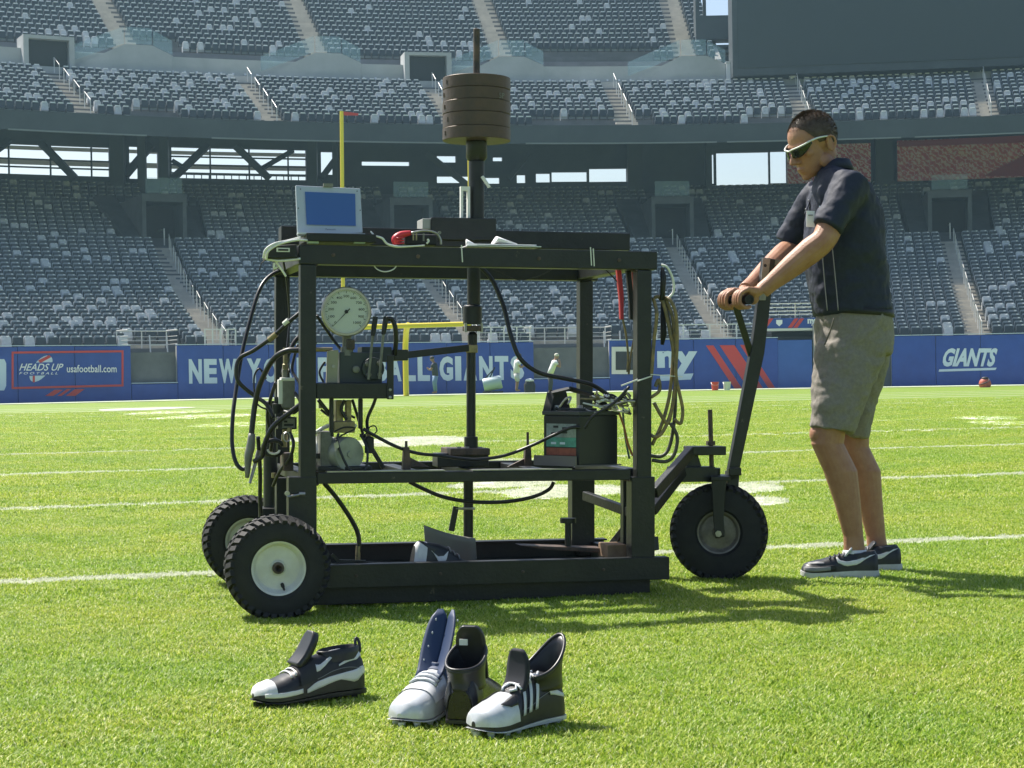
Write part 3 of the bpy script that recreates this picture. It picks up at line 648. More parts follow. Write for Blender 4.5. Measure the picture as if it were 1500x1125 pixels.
def wall_text(t, name, m, body, x0, x1, y0, y1, R=RW - .03, bold=0.0, shear=0.0):
    mb = MB(); A = wpt(x0, y1, R); B = wpt(x1, y1, R); T = wpt(x0, y0, R)
    put_text(mb, body, A, B - A, Vector((0, 0, T.z - A.z)), bold, shear); return mb.build(name, m, t, fix=False)
w1 = wall_thing('field_wall', 'blue padded field wall with the HEADS UP FOOTBALL banner at left', -60, 192)
wall_poly(w1, 'logo_edge', M_PALE, [(-12, 526), (6, 526), (9, 532), (9, 565), (6, 572), (-12, 572)])
for pts in ([(17, 515), (181, 513), (181, 516), (17, 518)], [(17, 567), (181, 563), (181, 566), (17, 570)], [(17, 518), (20, 518), (20, 567), (17, 567)], [(178, 516), (181, 516), (181, 563), (178, 563)]):
    wall_poly(w1, 'banner_border', M_RED, pts)
for pts in ([(66, 580), (80, 571), (92, 571), (78, 580)], [(84, 580), (98, 570), (104, 570), (90, 580)], [(96, 580), (110, 570), (124, 570), (110, 580)]): wall_poly(w1, 'red_stripe', M_RED, pts)
ball = [(60 + 23 * math.cos(t) * math.cos(.9) - 11.5 * math.sin(t) * math.sin(.9) * -1, 540 - 23 * math.cos(t) * math.sin(.9) + 11.5 * math.sin(t) * math.cos(.9)) for t in np.linspace(0, 6.283, 25)[:-1]]
wall_poly(w1, 'ball_emblem', M_PALE, ball)
wall_poly(w1, 'ball_stripe', M_RED, [(56, 528), (72, 520), (75, 523), (59, 532)], RW - .04); wall_poly(w1, 'ball_stripe', M_RED, [(48, 551), (51, 549), (51, 560), (48, 560)], RW - .04)
wall_poly(w1, 'ball_band', M_BLUE, [(28, 532), (96, 530), (96, 549), (28, 551)], RW - .035)
wall_text(w1, 'lettering', M_WHITE, 'HEADS UP', 28, 94, 532.5, 543, RW - .06, .012, .06); wall_text(w1, 'lettering', M_WHITE, 'F O O T B A L L', 28, 86, 545, 548.5, RW - .06, .01, .03); wall_text(w1, 'lettering', M_WHITE, 'usafootball.com', 98, 171, 534.5, 545.5, RW - .06, .012)
w2 = wall_thing('field_wall', 'blue padded field wall lettered NEW YORK FOOTBALL GIANTS behind the cart', 260, 782)
def word(t, s_, x0, x1, y0a, y1a, y0b, y1b, gap=.16):
    n = len(s_); wds = [.45 if c == 'I' else (1.35 if c == 'W' else 1.0) for c in s_]; tot = sum(wds) + gap * (n - 1) * 1.0; x = x0
    for c, q in zip(s_, wds):
        xa, xb = x, x + (x1 - x0) * q / tot; tt = (x - x0) / (x1 - x0); ya, yb = y0a + (y0b - y0a) * tt, y1a + (y1b - y1a) * tt
        o = wall_text(t, 'letter', M_PALE, c, xa, xb, ya, yb, RW - .03, .05); x = xb + (x1 - x0) * gap / tot
word(w2, 'NEW', 277, 347, 526, 562, 525, 561); word(w2, 'YORK', 362, 456, 525, 561, 523.5, 559.5); word(w2, 'FOOTBALL', 466, 630, 523.5, 559.5, 522, 558); word(w2, 'GIANTS', 644, 768, 522, 558, 521, 556)
w3 = wall_thing('field_wall', 'blue padded field wall with the pale ny logo and red diagonal stripes', 893, 1140)
wall_text(w3, 'logo_lettering', M_PALE, 'ny', 963, 1022, 514, 549, bold=.05)
wall_poly(w3, 'logo_underline', M_PALE, [(967, 549), (1016, 547), (1012, 556), (967, 558)])
for a in ((1034, 11), (1054, 22), (1084, 10)):
    x, wd = a; wall_poly(w3, 'red_stripe', M_RED, [(x, 506 - .016 * (x - 1034)), (x + wd, 506 - .016 * (x - 1034)), (x + wd + 42, 569), (x + 42, 569)])
cb = thing('board_frame', 'dark board in a pale frame leaning at the end of the ny wall', 'board', wpt(914, 548, RW - .15))
for pts, m_, nm, R in (([(896, 508), (938, 508), (938, 548), (896, 548)], M_RAIL, 'frame', RW - .12), ([(902, 515), (938, 515), (938, 542), (902, 542)], M_BLACK, 'panel', RW - .15)):
    mb = MB(); mb.prism([wpt(x, y, R) for x, y in pts], (0, .03, 0)); mb.build(nm, m_, cb)
w4 = wall_thing('field_wall', 'blue padded field wall with the underlined GIANTS logo at right', 1306, 1570)
wall_text(w4, 'logo_lettering', M_PALE, 'GIANTS', 1378, 1463, 510, 537, bold=.045, shear=.09)
wall_poly(w4, 'logo_underline', M_PALE, [(1376, 541), (1460, 538.5), (1458, 542), (1375, 544.5)])
for px0, px1, lb in ((192, 260, 'low blue padded wall under the left field opening'), (782, 893, 'low blue padded wall under the opening behind the cart')):
    f, z = cyl_at((px0 + px1) / 2, 562 if px0 < 500 else 555, RW); t = wall_thing('low_wall', lb, px0, px1, ztop=z)
# recessed camera wells behind the openings
for k, (x0, x1, lb) in enumerate(((190, 262, 'concrete field well with white railing and ladder left of the NEW YORK wall'), (780, 897, 'concrete field well with a long white railing behind the cart'))):
    f0, f1 = phi_at(x0, RW, 530), phi_at(x1, RW, 530); t = thing('field_well', lb, 'well', arc((f0 + f1) / 2, RW + 1, 0))
    mb = MB(); abox(mb, f0, f1, RW + 2.2, RW + 2.4, -.4, 2.3); mb.build('back_wall', mat('well_concrete', (.5, .47, .4), .85, col2=(.36, .34, .3), nscale=1.5), t)
    mb = MB(); abox(mb, f0, f1, RW + .3, RW + 2.2, .15, .2); mb.build('floor_slab', M_CONC, t)
    mb = MB(); abox(mb, f0 + .003, f1 - .003, RW + 2.15, RW + 2.19, 1.75, 2.1); mb.build('shadow_strip', M_STEEL, t)  # dark strip laid over the back wall as a painted shadow
    for z in (2.32, 2.5, 2.68, 2.95):
        mb = MB(); mb.tube([arc(f0, RW + .2, z), arc(f0, RW + 1.9, z), arc((f0 + f1) / 2, RW + 1.9, z), arc(f1, RW + 1.9, z), arc(f1, RW + .2, z)], .035 if z > 2.9 else .016, 6); mb.build('rail', M_RAIL, t)
    for f in np.linspace(f0, f1, 3 if k == 0 else 5):
        mb = MB(); mb.cyl(arc(f, RW + 1.9, 1.9), arc(f, RW + 1.9, 2.95), .03, 6); mb.build('rail_post', M_RAIL, t)
    fa = f0 + (f1 - f0) * (.62 if k == 0 else .97)
    mb = MB(); fb = fa + R_(.75)
    for ff in (fa, fb): mb.tube([arc(ff, RW + 1.2, .2), arc(ff, RW + 1.6, 2.75)], .035, 6)
    mb.build('ladder_rail', M_RAIL, t)
    for q in range(6):
        mb = MB(); z = .5 + q * .36; mb.bar(arc(fa, RW + 1.2 + .4 * z / 2.75, z), arc(fb, RW + 1.2 + .4 * z / 2.75, z), .1, .05); mb.build('ladder_rung', M_RAIL, t)
    for q, (u_, cc_) in enumerate(((.12, (.62, .5, .36)), (.45, (.3, .3, .3)))):
        mb = MB(); fc = f0 + (f1 - f0) * u_; mb.box(arc(fc, RW + 2.1, 1.0 + .1 * q), (.85 if q == 0 else .4, .1, .8)); mb.build('notice_board' if q == 0 else 'switch_cabinet', mat('well_board%d' % q, cc_, .7), t)
    mb = MB(); f = f0 + (f1 - f0) * .88; mb.ell(arc(f, RW + .8, .42), (.55, 0, 0), (0, .4, 0), (0, 0, .28), 12, 8); alone(mb, 'equipment_bag', mat('bag_brown', (.35, .2, .14), .8, col2=(.55, .42, .33), nscale=3), 'brown bag lying in the ' + ('left' if k == 0 else 'right-hand') + ' field well', 'bag')
# tunnel with the blue gate between the ny wall and the GIANTS wall
tn = thing('field_tunnel', 'dark field tunnel with a striped banner above and a blue gate panel', 'tunnel', wpt(1190, 570, RW))
f0, f1 = phi_at(1122, RW, 500), phi_at(1306, RW, 500)
mb = MB(); abox(mb, phi_at(1140, RW, 500), f1, RW + 2.5, RW + 2.6, -.4, 2.9); mb.build('tunnel_back', M_BLACK, tn)
f_, z_ = cyl_at(1150, 481, RW + .3); mb = MB(); abox(mb, f0, f1, RW + .3, RW + 2.5, z_ - .12, z_); mb.build('lintel', M_RAIL, tn)
_, z1_ = cyl_at(1150, 466, RW + .3); mb = MB(); abox(mb, f0, f1, RW + .34, RW + .5, z_ + .004, z1_); mb.build('banner', M_BLUE, tn)
for x in (1117, 1154, 1162): wall_poly(tn, 'banner_stripe', M_RED, [(x, 480), (x + 6, 480), (x + 16, 466.5), (x + 10, 466.5)], RW + .31)
wall_poly(tn, 'shield_emblem', M_WHITE, [(1137, 468.5), (1146, 468.5), (1146, 474), (1141.5, 478), (1137, 474)], RW + .31); wall_text(tn, 'logo_lettering', M_WHITE, 'ny', 1183, 1195, 467, 477, RW + .3, .05)
mb = MB(); abox(mb, phi_at(1139, RW, 530), phi_at(1190, RW, 530), RW + .05, RW + .25, -.4, cyl_at(1160, 498, RW)[1]); mb.build('gate_panel', mat('gate_blue', (.02, .085, .36), .45, col2=(.03, .1, .4), nscale=1.0), tn, bevel=.02)
for z in (2.95, 3.12, 3.3, 3.48):
    mb = MB(); mb.tube([arc(f0, RW + .5, z + .45), arc(f1, RW + .5, z + .45)], .02, 6); mb.build('rail', M_RAIL, tn)
for f in np.linspace(f0, f1, 5):
    mb = MB(); mb.cyl(arc(f, RW + .5, 2.9), arc(f, RW + .5, 3.95), .035, 6); mb.build('rail_post', M_CONC, tn)
mb = MB(); abox(mb, phi_at(1192, RW, 530), phi_at(1197, RW, 530), RW, RW + .3, -.4, 2.9); mb.build('jamb', M_CONC, tn)
# painted border at the foot of the wall
mb = MB(); sweep(mb, [(55.0, 0), (58.8, 0)], PH0, PH1, 40); mb.v = [(x, y, crown(y) + .02) for x, y, z in mb.v]; structure(mb.build('field_border', mat('border_paint', (.55, .6, .45), .8, col2=(.4, .48, .3), nscale=3), fix=False))
mb = MB(); sweep(mb, [(58.8, 0), (60.2, 0)], PH0, PH1, 40); mb.v = [(x, y, crown(y) + .016) for x, y, z in mb.v]; structure(mb.build('track_strip', mat('track_green', (.05, .2, .12), .8), fix=False))
# railings on the seat front over the wall at the aisles
for x0, x1, lb in ((300, 345, 'short white railing at the foot of the left aisle'), (700, 776, 'white railing above the GIANTS lettering'), (962, 1118, 'long white railing above the ny wall')):
    f0, f1 = phi_at(x0, 60.2, 490), phi_at(x1, 60.2, 490); t = thing('front_railing', lb, 'railing', arc((f0 + f1) / 2, 60.2, 1.95))
    for z in (2.3, 2.5, 2.7, 2.95):
        mb = MB(); abox(mb, f0, f1, 60.2, 60.24, z, z + (.05 if z > 2.9 else .025), 4); mb.build('rail', M_RAIL, t)
    for f in np.linspace(f0, f1, 5):
        mb = MB(); mb.box(arc(f, 60.18, 2.45), (.06, .05, 1.05)); mb.build('rail_post', M_RAIL, t)

# ------------------------------------------------------------------ goal post
YG = 81.0
gp = thing('goal_post', 'yellow football goal post standing before the far wall', 'goal post', U(595, 575, YG))
zg = crown(YG); gb = Vector((U(595, 575, YG).x, YG, zg)); 
mb = MB(); cbm = U(600, 477, YG); mb.tube([gb, gb + Vector((0, 0, 1.9)), gb + Vector((.03, -.15, 2.5)), gb + Vector((.1, -.6, 2.95)), Vector((cbm.x, YG - 1.0, cbm.z))], .13, 12, smooth_pts=5); mb.build('gooseneck', M_YEL, gp, smooth=True)
A_, B_ = U(503, 480, YG - 1), U(690, 474.5, YG - 1.2); mb = MB(); mb.cyl(A_, B_, .11, 10); mb.build('crossbar', M_YEL, gp, smooth='auto')
for p, tx in ((A_, U(500.5, 163, YG - 1)), (B_, U(687, 160, YG - 1.2))):
    mb = MB(); mb.cyl(p, tx, .085, 10); up_ = mb.build('upright', M_YEL, gp, smooth='auto')
rb = MB(); p = U(500.5, 163, YG - 1); rb.prism([p, p + Vector((.75, 0, -.1)), p + Vector((.72, 0, -.2)), p + Vector((0, 0, -.18))], (0, .01, 0)); rb.build('ribbon', M_RED, gp)

# ------------------------------------------------------------------ far bystanders and their gear
def far_person(label, px, py_foot, hpx, Y, top, bottom, pose='stand', face=1, hair=(.05, .04, .03)):
    base = U(px, py_foot, Y); h = hpx * Y / FPX; t = thing('person', label, 'person', base)
    X, Z = Vector((face, 0, 0)), Vector((0, 0, 1)); Yv = Vector((0, 1, 0)); B = lambda x, y, z: base + X * x * h + Yv * y * h + Z * z * h
    sk_ = mat('skin_far', (.32, .18, .12), .6); lean = .12 if pose == 'lean' else .02
    mb = MB(); hd = B(lean + .06, 0, .93); mb.ell(hd, X * .06 * h, Yv * .05 * h, Z * .07 * h, 12, 8); mb.tube([B(lean, 0, .8), hd], .035 * h, 8)
    for s_ in (-1, 1):
        if pose == 'lean': arm = [B(lean, s_ * .12, .78), B(lean + .14, s_ * .1, .66), B(lean + .12, s_ * .05, .86)]
        else: arm = [B(lean, s_ * .12, .8), B(lean + .1, s_ * .13, .64), B(lean + .2, s_ * .07, .7)]
        mb.tube(arm, [.04 * h, .032 * h, .024 * h], 8, smooth_pts=3)
        mb.tube([B(0, s_ * .05, .48), B(.02, s_ * .055, .26), B(-.01, s_ * .055, .03)], [.065 * h, .048 * h, .032 * h], 8, smooth_pts=3)
        mb.ell(B(.03, s_ * .055, .02), X * .075 * h, Yv * .03 * h, Z * .025 * h, 10, 6)
    mb.loft([(B(0, 0, .46), X * .07 * h, Yv * .09 * h), (B(lean * .5, 0, .62), X * .07 * h, Yv * .095 * h), (B(lean, 0, .78), X * .07 * h, Yv * .12 * h), (B(lean, 0, .84), X * .04 * h, Yv * .06 * h)], 14)
    o = mb.build('body', sk_, t, smooth=True); md = o.modifiers.new('rm', 'REMESH'); md.mode = 'VOXEL'; md.voxel_size = .02; md.use_smooth_shade = True
    mb = MB(); mb.loft([(B(0, 0, .47), X * .085 * h, Yv * .105 * h), (B(lean * .5, 0, .62), X * .085 * h, Yv * .11 * h), (B(lean, 0, .76), X * .085 * h, Yv * .135 * h), (B(lean, 0, .83), X * .06 * h, Yv * .1 * h)], 16)
    for s_ in (-1, 1): mb.tube([B(lean, s_ * .11, .8), B(lean + .07, s_ * .125, .7)], [.055 * h, .05 * h], 10)
    mb.build('shirt', top, t, smooth=True)
    mb = MB(); mb.loft([(B(0, 0, .5), X * .08 * h, Yv * .1 * h), (B(0, 0, .44), X * .085 * h, Yv * .105 * h)], 14)
    lo = .06 if bottom[1] else .27
    for s_ in (-1, 1): mb.tube([B(0, s_ * .05, .47), B(.02, s_ * .055, .27), B(-.0, s_ * .055, lo)], [.075 * h, .06 * h, .048 * h], 10)
    mb.build('trousers' if bottom[1] else 'shorts', bottom[0], t, smooth=True)
    mb = MB(); mb.ell(hd + Z * .025 * h, X * .064 * h, Yv * .055 * h, Z * .055 * h, 12, 8); mb.build('cap' if pose == 'lean' else 'hair', mat('hair_far%s' % str(hair), hair, .7), t, smooth=True)
far_person('person in a dark shirt and blue jeans standing by the GI letters', 638, 576, 54, 80, mat('shirt_dark_far', (.04, .045, .06), .8), (mat('jeans', (.2, .3, .45), .8), True), 'stand', -1)
far_person('person in a white shirt bending forward before the S of GIANTS', 757, 573, 55, 80.5, mat('shirt_white', (.75, .76, .78), .8), (mat('shorts_light', (.6, .6, .58), .8), False), 'stand', 1, (.05, .04, .03))
far_person('person in a white shirt and pale cap with arms raised to the face', 806, 575, 57, 80, mat('shirt_white', (.75, .76, .78), .8), (mat('trousers_dark', (.05, .05, .06), .8), True), 'lean', 1, (.6, .58, .5))
t = thing('utility_barrel', 'pale blue-grey barrel cart tipped beside the far bystanders', 'barrel', U(722, 576, 80)); p = U(722, 566, 80)
mb = MB(); mb.lathe(p + Vector((-.42, 0, .05)), (1, 0, .18), [(0, .01), (0, .27), (.05, .3), (.75, .3), (.82, .26), (.82, .01)], 18); mb.build('drum', mat('barrel_grey', (.42, .52, .55), .5), t, smooth='auto')
mb = MB(); mb.tube([p + Vector((-.45, 0, .25)), p + Vector((.05, 0, .75))], .03, 6); mb.tube([p + Vector((-.2, 0, .25)), p + Vector((.1, 0, .85))], .03, 6); mb.build('push_handle', M_BLACK, t)
mb = MB(); mb.box(p + Vector((0, 0, -.25)), (.9, .4, .08)); mb.build('base', M_BLACK, t)
t = thing('helmet_bag', 'small black bag with a white top on the far sideline', 'bag', U(776, 575, 80)); p = U(776, 575, 80)
mb = MB(); mb.loft([(p, (.24, 0, 0), (0, .2, 0), .7), (p + Vector((0, 0, .35)), (.26, 0, 0), (0, .2, 0), .7), (p + Vector((0, 0, .5)), (.18, 0, 0), (0, .15, 0), .8)], 14); mb.build('bag_body', M_BLACK, t, smooth='auto')
mb = MB(); mb.ell(p + Vector((0, 0, .52)), (.2, 0, 0), (0, .16, 0), (0, 0, .11), 12, 8); mb.build('white_top', M_WHITE, t, smooth=True)
for px, m_, lb in ((1047.5, mat('bucket_red', (.75, .05, .04), .4), 'red bucket standing at the foot of the ny wall'), (1065, mat('bucket_white', (.78, .78, .76), .4), 'white bucket standing at the foot of the ny wall')):
    p = U(px, 572.5, 82); p.z = crown(82) + .02; t = thing('bucket', lb, 'bucket', p)
    mb = MB(); mb.lathe(p, (0, 0, 1), [(0, .001), (0, .14), (.36, .175), (.385, .185), (.385, .165), (.05, .13), (.05, .001)], 18); mb.build('pail', m_, t, smooth='auto')
    mb = MB(); mb.tube([p + Vector((-.18, 0, .36)), p + Vector((-.12, -.14, .25)), p + Vector((.12, -.14, .25)), p + Vector((.18, 0, .36))], .008, 5, smooth_pts=3); mb.build('bail_handle', M_RAIL, t)
p = U(1443, 571.5, 79); t = thing('ball_bag', 'orange-red round ball bag with black straps before the GIANTS wall', 'bag', p)
mb = MB(); mb.ell(p + Vector((0, 0, .27)), (.27, 0, 0), (0, .25, 0), (0, 0, .27), 16, 10); mb.build('bag_body', mat('bag_orange', (.6, .13, .06), .6, col2=(.35, .06, .04), nscale=6), t, smooth=True)
mb = MB(); mb.tube([p + Vector((-.27, -.05, .25)), p + Vector((-.1, -.26, .3)), p + Vector((.12, -.24, .42)), p + Vector((.1, 0, .56))], .02, 6, smooth_pts=4); mb.build('strap', M_BLACK, t)
mb = MB(); mb.ell(p + Vector((0, -.02, .52)), (.16, 0, 0), (0, .15, 0), (0, 0, .07), 12, 8); mb.build('bag_collar', M_BLACK, t, smooth=True)
# ------------------------------------------------------------------ the test cart
PSI, TAU, CL, CW, CH, WR = 0.2427, 0.0175, 1.306, 0.8076, 1.28, 0.168
eU = Vector((math.cos(PSI) * math.cos(TAU), math.sin(PSI) * math.cos(TAU), -math.sin(TAU))); eV = Vector((-math.sin(PSI), math.cos(PSI), 0)); eW = eU.cross(eV)
CO = Vector((-0.7541, 6.27, 0.001))
def K(u, v, w_): return CO + eU * u + eV * v + eW * w_
def P(px, py, v):               # point of the cart's upright plane v behind a pixel
    d = ray(px, py); t = (v - (C0 - CO).dot(eV)) / d.dot(eV); return C0 + d * t
def loc(p): q = Vector(p) - CO; return q.dot(eU), q.dot(eV), q.dot(eW)
def kbox(mb, u0, u1, v0, v1, w0, w1): return mb.hexa([K(u0, v0, w0), K(u1, v0, w0), K(u1, v1, w0), K(u0, v1, w0), K(u0, v0, w1), K(u1, v0, w1), K(u1, v1, w1), K(u0, v1, w1)])
def pbox(mb, x0, y0, x1, y1, v0, v1):     # upright box whose near face covers the pixel rectangle
    a = loc(P(x0, (y0 + y1) / 2, v0)); b = loc(P(x1, (y0 + y1) / 2, v0)); c = loc(P((x0 + x1) / 2, y0, v0)); d = loc(P((x0 + x1) / 2, y1, v0))
    return kbox(mb, a[0], b[0], v0, v1, d[2], c[2])
M_FRAME = mat('cart_black_paint', (0.007, 0.0085, 0.0085), 0.4, col2=(0.014, 0.015, 0.014), nscale=14, namt=.7, bump=.15, bscale=90, wear=((.085, .07, .055), 22, .66))
M_RUST = mat('worn_steel', (0.05, 0.04, 0.035), 0.55, 0.2, col2=(0.13, 0.085, 0.06), nscale=18, namt=.6, bump=.2, bscale=120)
M_BARE = mat('bare_steel', (0.45, 0.44, 0.42), 0.35, 0.8, col2=(0.3, 0.29, 0.27), nscale=25)
M_RUB = mat('tyre_rubber', (0.012, 0.012, 0.0125), 0.75, col2=(0.022, 0.021, 0.02), nscale=20, bump=.15, bscale=150)
M_RIM = mat('rim_white', (0.8, 0.8, 0.75), 0.4, col2=(0.66, 0.65, 0.59), nscale=9, namt=.4)
M_RIMD = mat('rim_dirty', (0.3, 0.28, 0.25), 0.5, 0.3, col2=(0.15, 0.13, 0.11), nscale=16)
M_HOSE = mat('hose_rubber', (0.012, 0.012, 0.013), 0.38)
M_BRASS = mat('brass', (0.35, 0.29, 0.16), 0.4, 0.6, col2=(0.2, 0.17, 0.1), nscale=40)
M_OLIVE = mat('valve_grey', (0.22, 0.22, 0.19), 0.5, 0.2, col2=(0.15, 0.15, 0.13), nscale=30)
M_CREAM = mat('motor_grey', (0.33, 0.35, 0.31), 0.4, 0.2, col2=(0.23, 0.245, 0.22), nscale=14)
M_TIE = mat('white_nylon', (0.75, 0.75, 0.7), 0.5)
M_IRON = mat('weight_iron', (0.06, 0.047, 0.038), 0.5, 0.3, col2=(0.12, 0.075, 0.05), nscale=12, namt=.3, bump=.15, bscale=60)
cart = thing('test_cart', 'black steel three-wheeled traction test cart with gauge, hoses and weighted mast', 'cart', None, mtx=Matrix.Translation(K(.65, .4, 0)))
def part(name, fn, m=None, bevel=.003, parent=None, **k):
    mb = MB(); fn(mb); return mb.build(name, m or M_FRAME, parent or cart, bevel=bevel, **k)
def cable(name, pts, r, m=None, parent=None, n=8):
    mb = MB(); mb.tube([P(*q) if len(q) == 3 else q for q in pts], r, n, smooth_pts=7); return mb.build(name, m or M_HOSE, parent or cart, smooth=True)
PW = .055
BH = .067                     # top beam height
# uprights
for u0, v0 in ((.006, 0), (CL - .02 - PW, 0), (.006, CW - PW), (CL - .02 - PW, CW - PW)):
    part('corner_post', lambda b: kbox(b, u0, u0 + PW, v0, v0 + PW, .10, CH - BH - .001))
for u0, u1, v0 in ((-.035, PW + .008, -.004), (CL - .02 - PW - .022, CL - .008, -.004), (-.03, PW + .01, CW - PW - .01), (CL - .11, CL - .015, CW - PW - .01)):
    part('post_sleeve', lambda b: kbox(b, u0, u1, v0, v0 + PW + .012, .13, .46 if u0 > .5 else .475))
# beams
part('top_beam', lambda b: kbox(b, 0, CL, -.003, PW + .003, CH - BH, CH)); part('top_beam', lambda b: kbox(b, 0, CL, CW - PW - .003, CW + .003, CH - BH, CH))
for u0 in (.004, CL - PW - .03): part('end_beam', lambda b: kbox(b, u0, u0 + PW, PW + .004, CW - PW - .004, CH - BH + .004, CH - .004))
wm1, wm0 = loc(P(700, 690, 0))[2], loc(P(700, 706, 0))[2]
for v0 in (.002, CW - PW - .002): part('middle_beam', lambda b: kbox(b, PW + .01, CL - .10, v0, v0 + PW - .004, wm0, wm1))
for u0 in (.008, CL - .1): part('end_beam', lambda b: kbox(b, u0, u0 + PW - .004, PW + .012, CW - PW - .012, wm0, wm1))
for u0 in (.42, .66, .9): part('cross_member', lambda b: kbox(b, u0, u0 + .05, PW, CW - PW, wm0 + .006, wm1 - .006))
# bottom rails: channels with a lit upper flange and skids
def channel(b, v0, s_):
    kbox(b, .03, CL + .045, v0, v0 + .008, WR - .082, WR); kbox(b, .03, CL + .045, v0 + .0085 * s_ if s_ > 0 else v0 - .045, v0 + .05 if s_ > 0 else v0 - .0005, WR - .008, WR - .0005); kbox(b, .03, CL + .045, v0 + .0085 * s_ if s_ > 0 else v0 - .045, v0 + .05 if s_ > 0 else v0 - .0005, WR - .082, WR - .074)
part('bottom_rail', lambda b: channel(b, -.012, 1), bevel=.002); part('bottom_rail', lambda b: channel(b, CW + .002, -1), bevel=.002)
part('skid', lambda b: kbox(b, .06, CL - .01, .045, .09, .022, WR - .084)); part('skid', lambda b: kbox(b, .06, CL - .01, CW - .09, CW - .045, .022, WR - .084))
part('end_rail', lambda b: kbox(b, CL - .03, CL + .03, .05, CW - .05, WR - .08, WR - .01)); part('end_rail', lambda b: kbox(b, .03, .09, .05, CW - .05, WR - .08, WR - .01))
part('floor_plate', lambda b: kbox(b, .1, CL - .04, .1, CW - .1, .03, .038), M_RUST)
# upper channel carrying the load
wu1, wu0 = loc(P(666, 336, .36))[2], loc(P(666, 362, .36))[2]; ua, ub = loc(P(412, 340, .36))[0], loc(P(923, 350, .36))[0]
part('load_beam', lambda b: kbox(b, ua, ub, .36, .45, wu0, wu1)); 
part('load_box', lambda b: pbox(b, 632, 319, 727, 352, .34, .47)); part('end_plate', lambda b: pbox(b, 619, 320, 631.5, 336, .35, .46), mat('plate_grey', (.35, .35, .32), .5))
part('white_bracket', lambda b: (pbox(b, 675, 273, 678.5, 319, .37, .39), pbox(b, 685, 273, 688.5, 319, .37, .39), pbox(b, 675, 273, 688.5, 279, .3695, .3905)), M_TIE, 0)
um = loc(P(698, 250, .405))[0]
def wz(y): return loc(P(698, y, .405))[2]
def mx(y): return K(um, .405, wz(y))
part('mast_column', lambda b: b.lathe(mx(352), eW, [(0, .03), ((wz(236) - wz(352)), .03)], 20, True), smooth='auto')
part('mast_collar', lambda b: b.lathe(mx(236), eW, [(0, .031), (.012, .04), (wz(207.5) - wz(236), .04)], 24, True), smooth='auto')
part('mast_pin', lambda b: b.bar(P(706, 258, .36), P(717, 275, .36), .012, .012), M_TIE)
part('mast_rod', lambda b: b.cyl(mx(207), mx(42), .0128, 14), M_RUST, smooth='auto')
rw = loc(P(746.5, 160, .405))[0] - um; ys = (207, 189.2, 168.9, 150.8, 133.2, 115.2)
for i in range(5):
    lb = ('lowest', 'second lowest', 'middle', 'second highest', 'topmost')[i]
    t = thing('weight_plate', 'round dark iron weight plate on the cart mast, %s of the stack' % lb, 'weight plate', mx(ys[i]), 'weight plates stacked on the mast')
    h = wz(ys[i + 1]) - wz(ys[i]); rr = rw * (1, .992, 1.0, .99, .997)[i]
    mb = MB(); mb.lathe(mx(ys[i]), eW, [(.0004, .0135), (.0004, rr - .0014), (.0018, rr), (h - .0018, rr), (h - .0004, rr - .0014), (h - .0004, .0135)], 56); mb.build('disc', M_IRON, t, smooth='auto')
    a0 = (2.9, 2.75, 2.95, 3.05, 2.8)[i]; d0 = eU * math.cos(a0) - eV * abs(math.sin(a0)); 
    mb = MB(); mb.box(mx(ys[i]) + d0 * (rr - .012) + eW * h * .5, (.03, .008, h * .35)); mb.build('slot_mark', M_RUST, t)
    if i == 3:
        mb = MB(); q = mx(ys[i]) - eV * (rr + .0012) * .9 + eU * rr * .47 + eW * .004; put_text(mb, '5P', q - eV * .0, (eU * .9 + eV * .42) * .026, eW * .02, .01); mb.build('cast_mark', M_OLIVE, t, fix=False)
# central test shaft
uc = loc(P(693, 430, .40))[0]
def sx(y, x=693): return K(loc(P(x, y, .40))[0], .40, loc(P(x, y, .40))[2])
part('shaft_tube', lambda b: b.lathe(sx(447, 694), sx(380, 694) - sx(447, 694), [(0, .025), ((sx(380) - sx(447)).length, .025)], 20, True), smooth='auto')
part('shaft_sleeve', lambda b: b.lathe(sx(475, 692), eW, [(0, .036), (.068, .036), (.072, .03)], 20, True), smooth='auto')
part('shaft_flange', lambda b: b.lathe(sx(485, 692), eW, [(0, .038), (.02, .038)], 20, True), M_RUST, smooth='auto')
for s_ in (-1, 1): part('flange_bolt', lambda b: b.lathe(sx(487, 692) + eU * s_ * .03 - eV * .02, eW, [(0, .006), (.035, .006)], 8, True), M_BARE, 0)
part('hex_coupling', lambda b: b.lathe(sx(506, 692), eW, [(0, .019), (.04, .02), (.052, .012)], 6, True))
part('shaft_rod', lambda b: b.cyl(sx(650, 690), sx(505, 690), .0175, 16), smooth='auto')
part('shaft_clamp', lambda b: b.box(sx(511, 691), (.045, .05, .03)), M_BRASS)
part('shaft_rod', lambda b: b.cyl(sx(788, 686), sx(700, 686), .0185, 16), smooth='auto')
part('bearing_plate', lambda b: (pbox(b, 660, 657, 718, 667, .32, .5),), M_RUST)
part('bearing_block', lambda b: pbox(b, 641, 664, 716, 684, .36, .46))
for x in (672, 684, 703): part('plate_bolt', lambda b: b.lathe(P(x, 657.5, .36), eW, [(0, .009), (.008, .009)], 6, True), M_BARE, 0)
part('shaft_collar', lambda b: b.lathe(sx(657, 690), eW, [(0, .026), (.045, .026)], 18, True), smooth='auto')
# pivot arm to the gauge block
part('torque_arm', lambda b: b.bar(P(586, 521, .30), P(692, 509, .39), .014, .026, side=eV))
part('arm_bracket', lambda b: pbox(b, 577, 512, 598, 528, .1, .34))
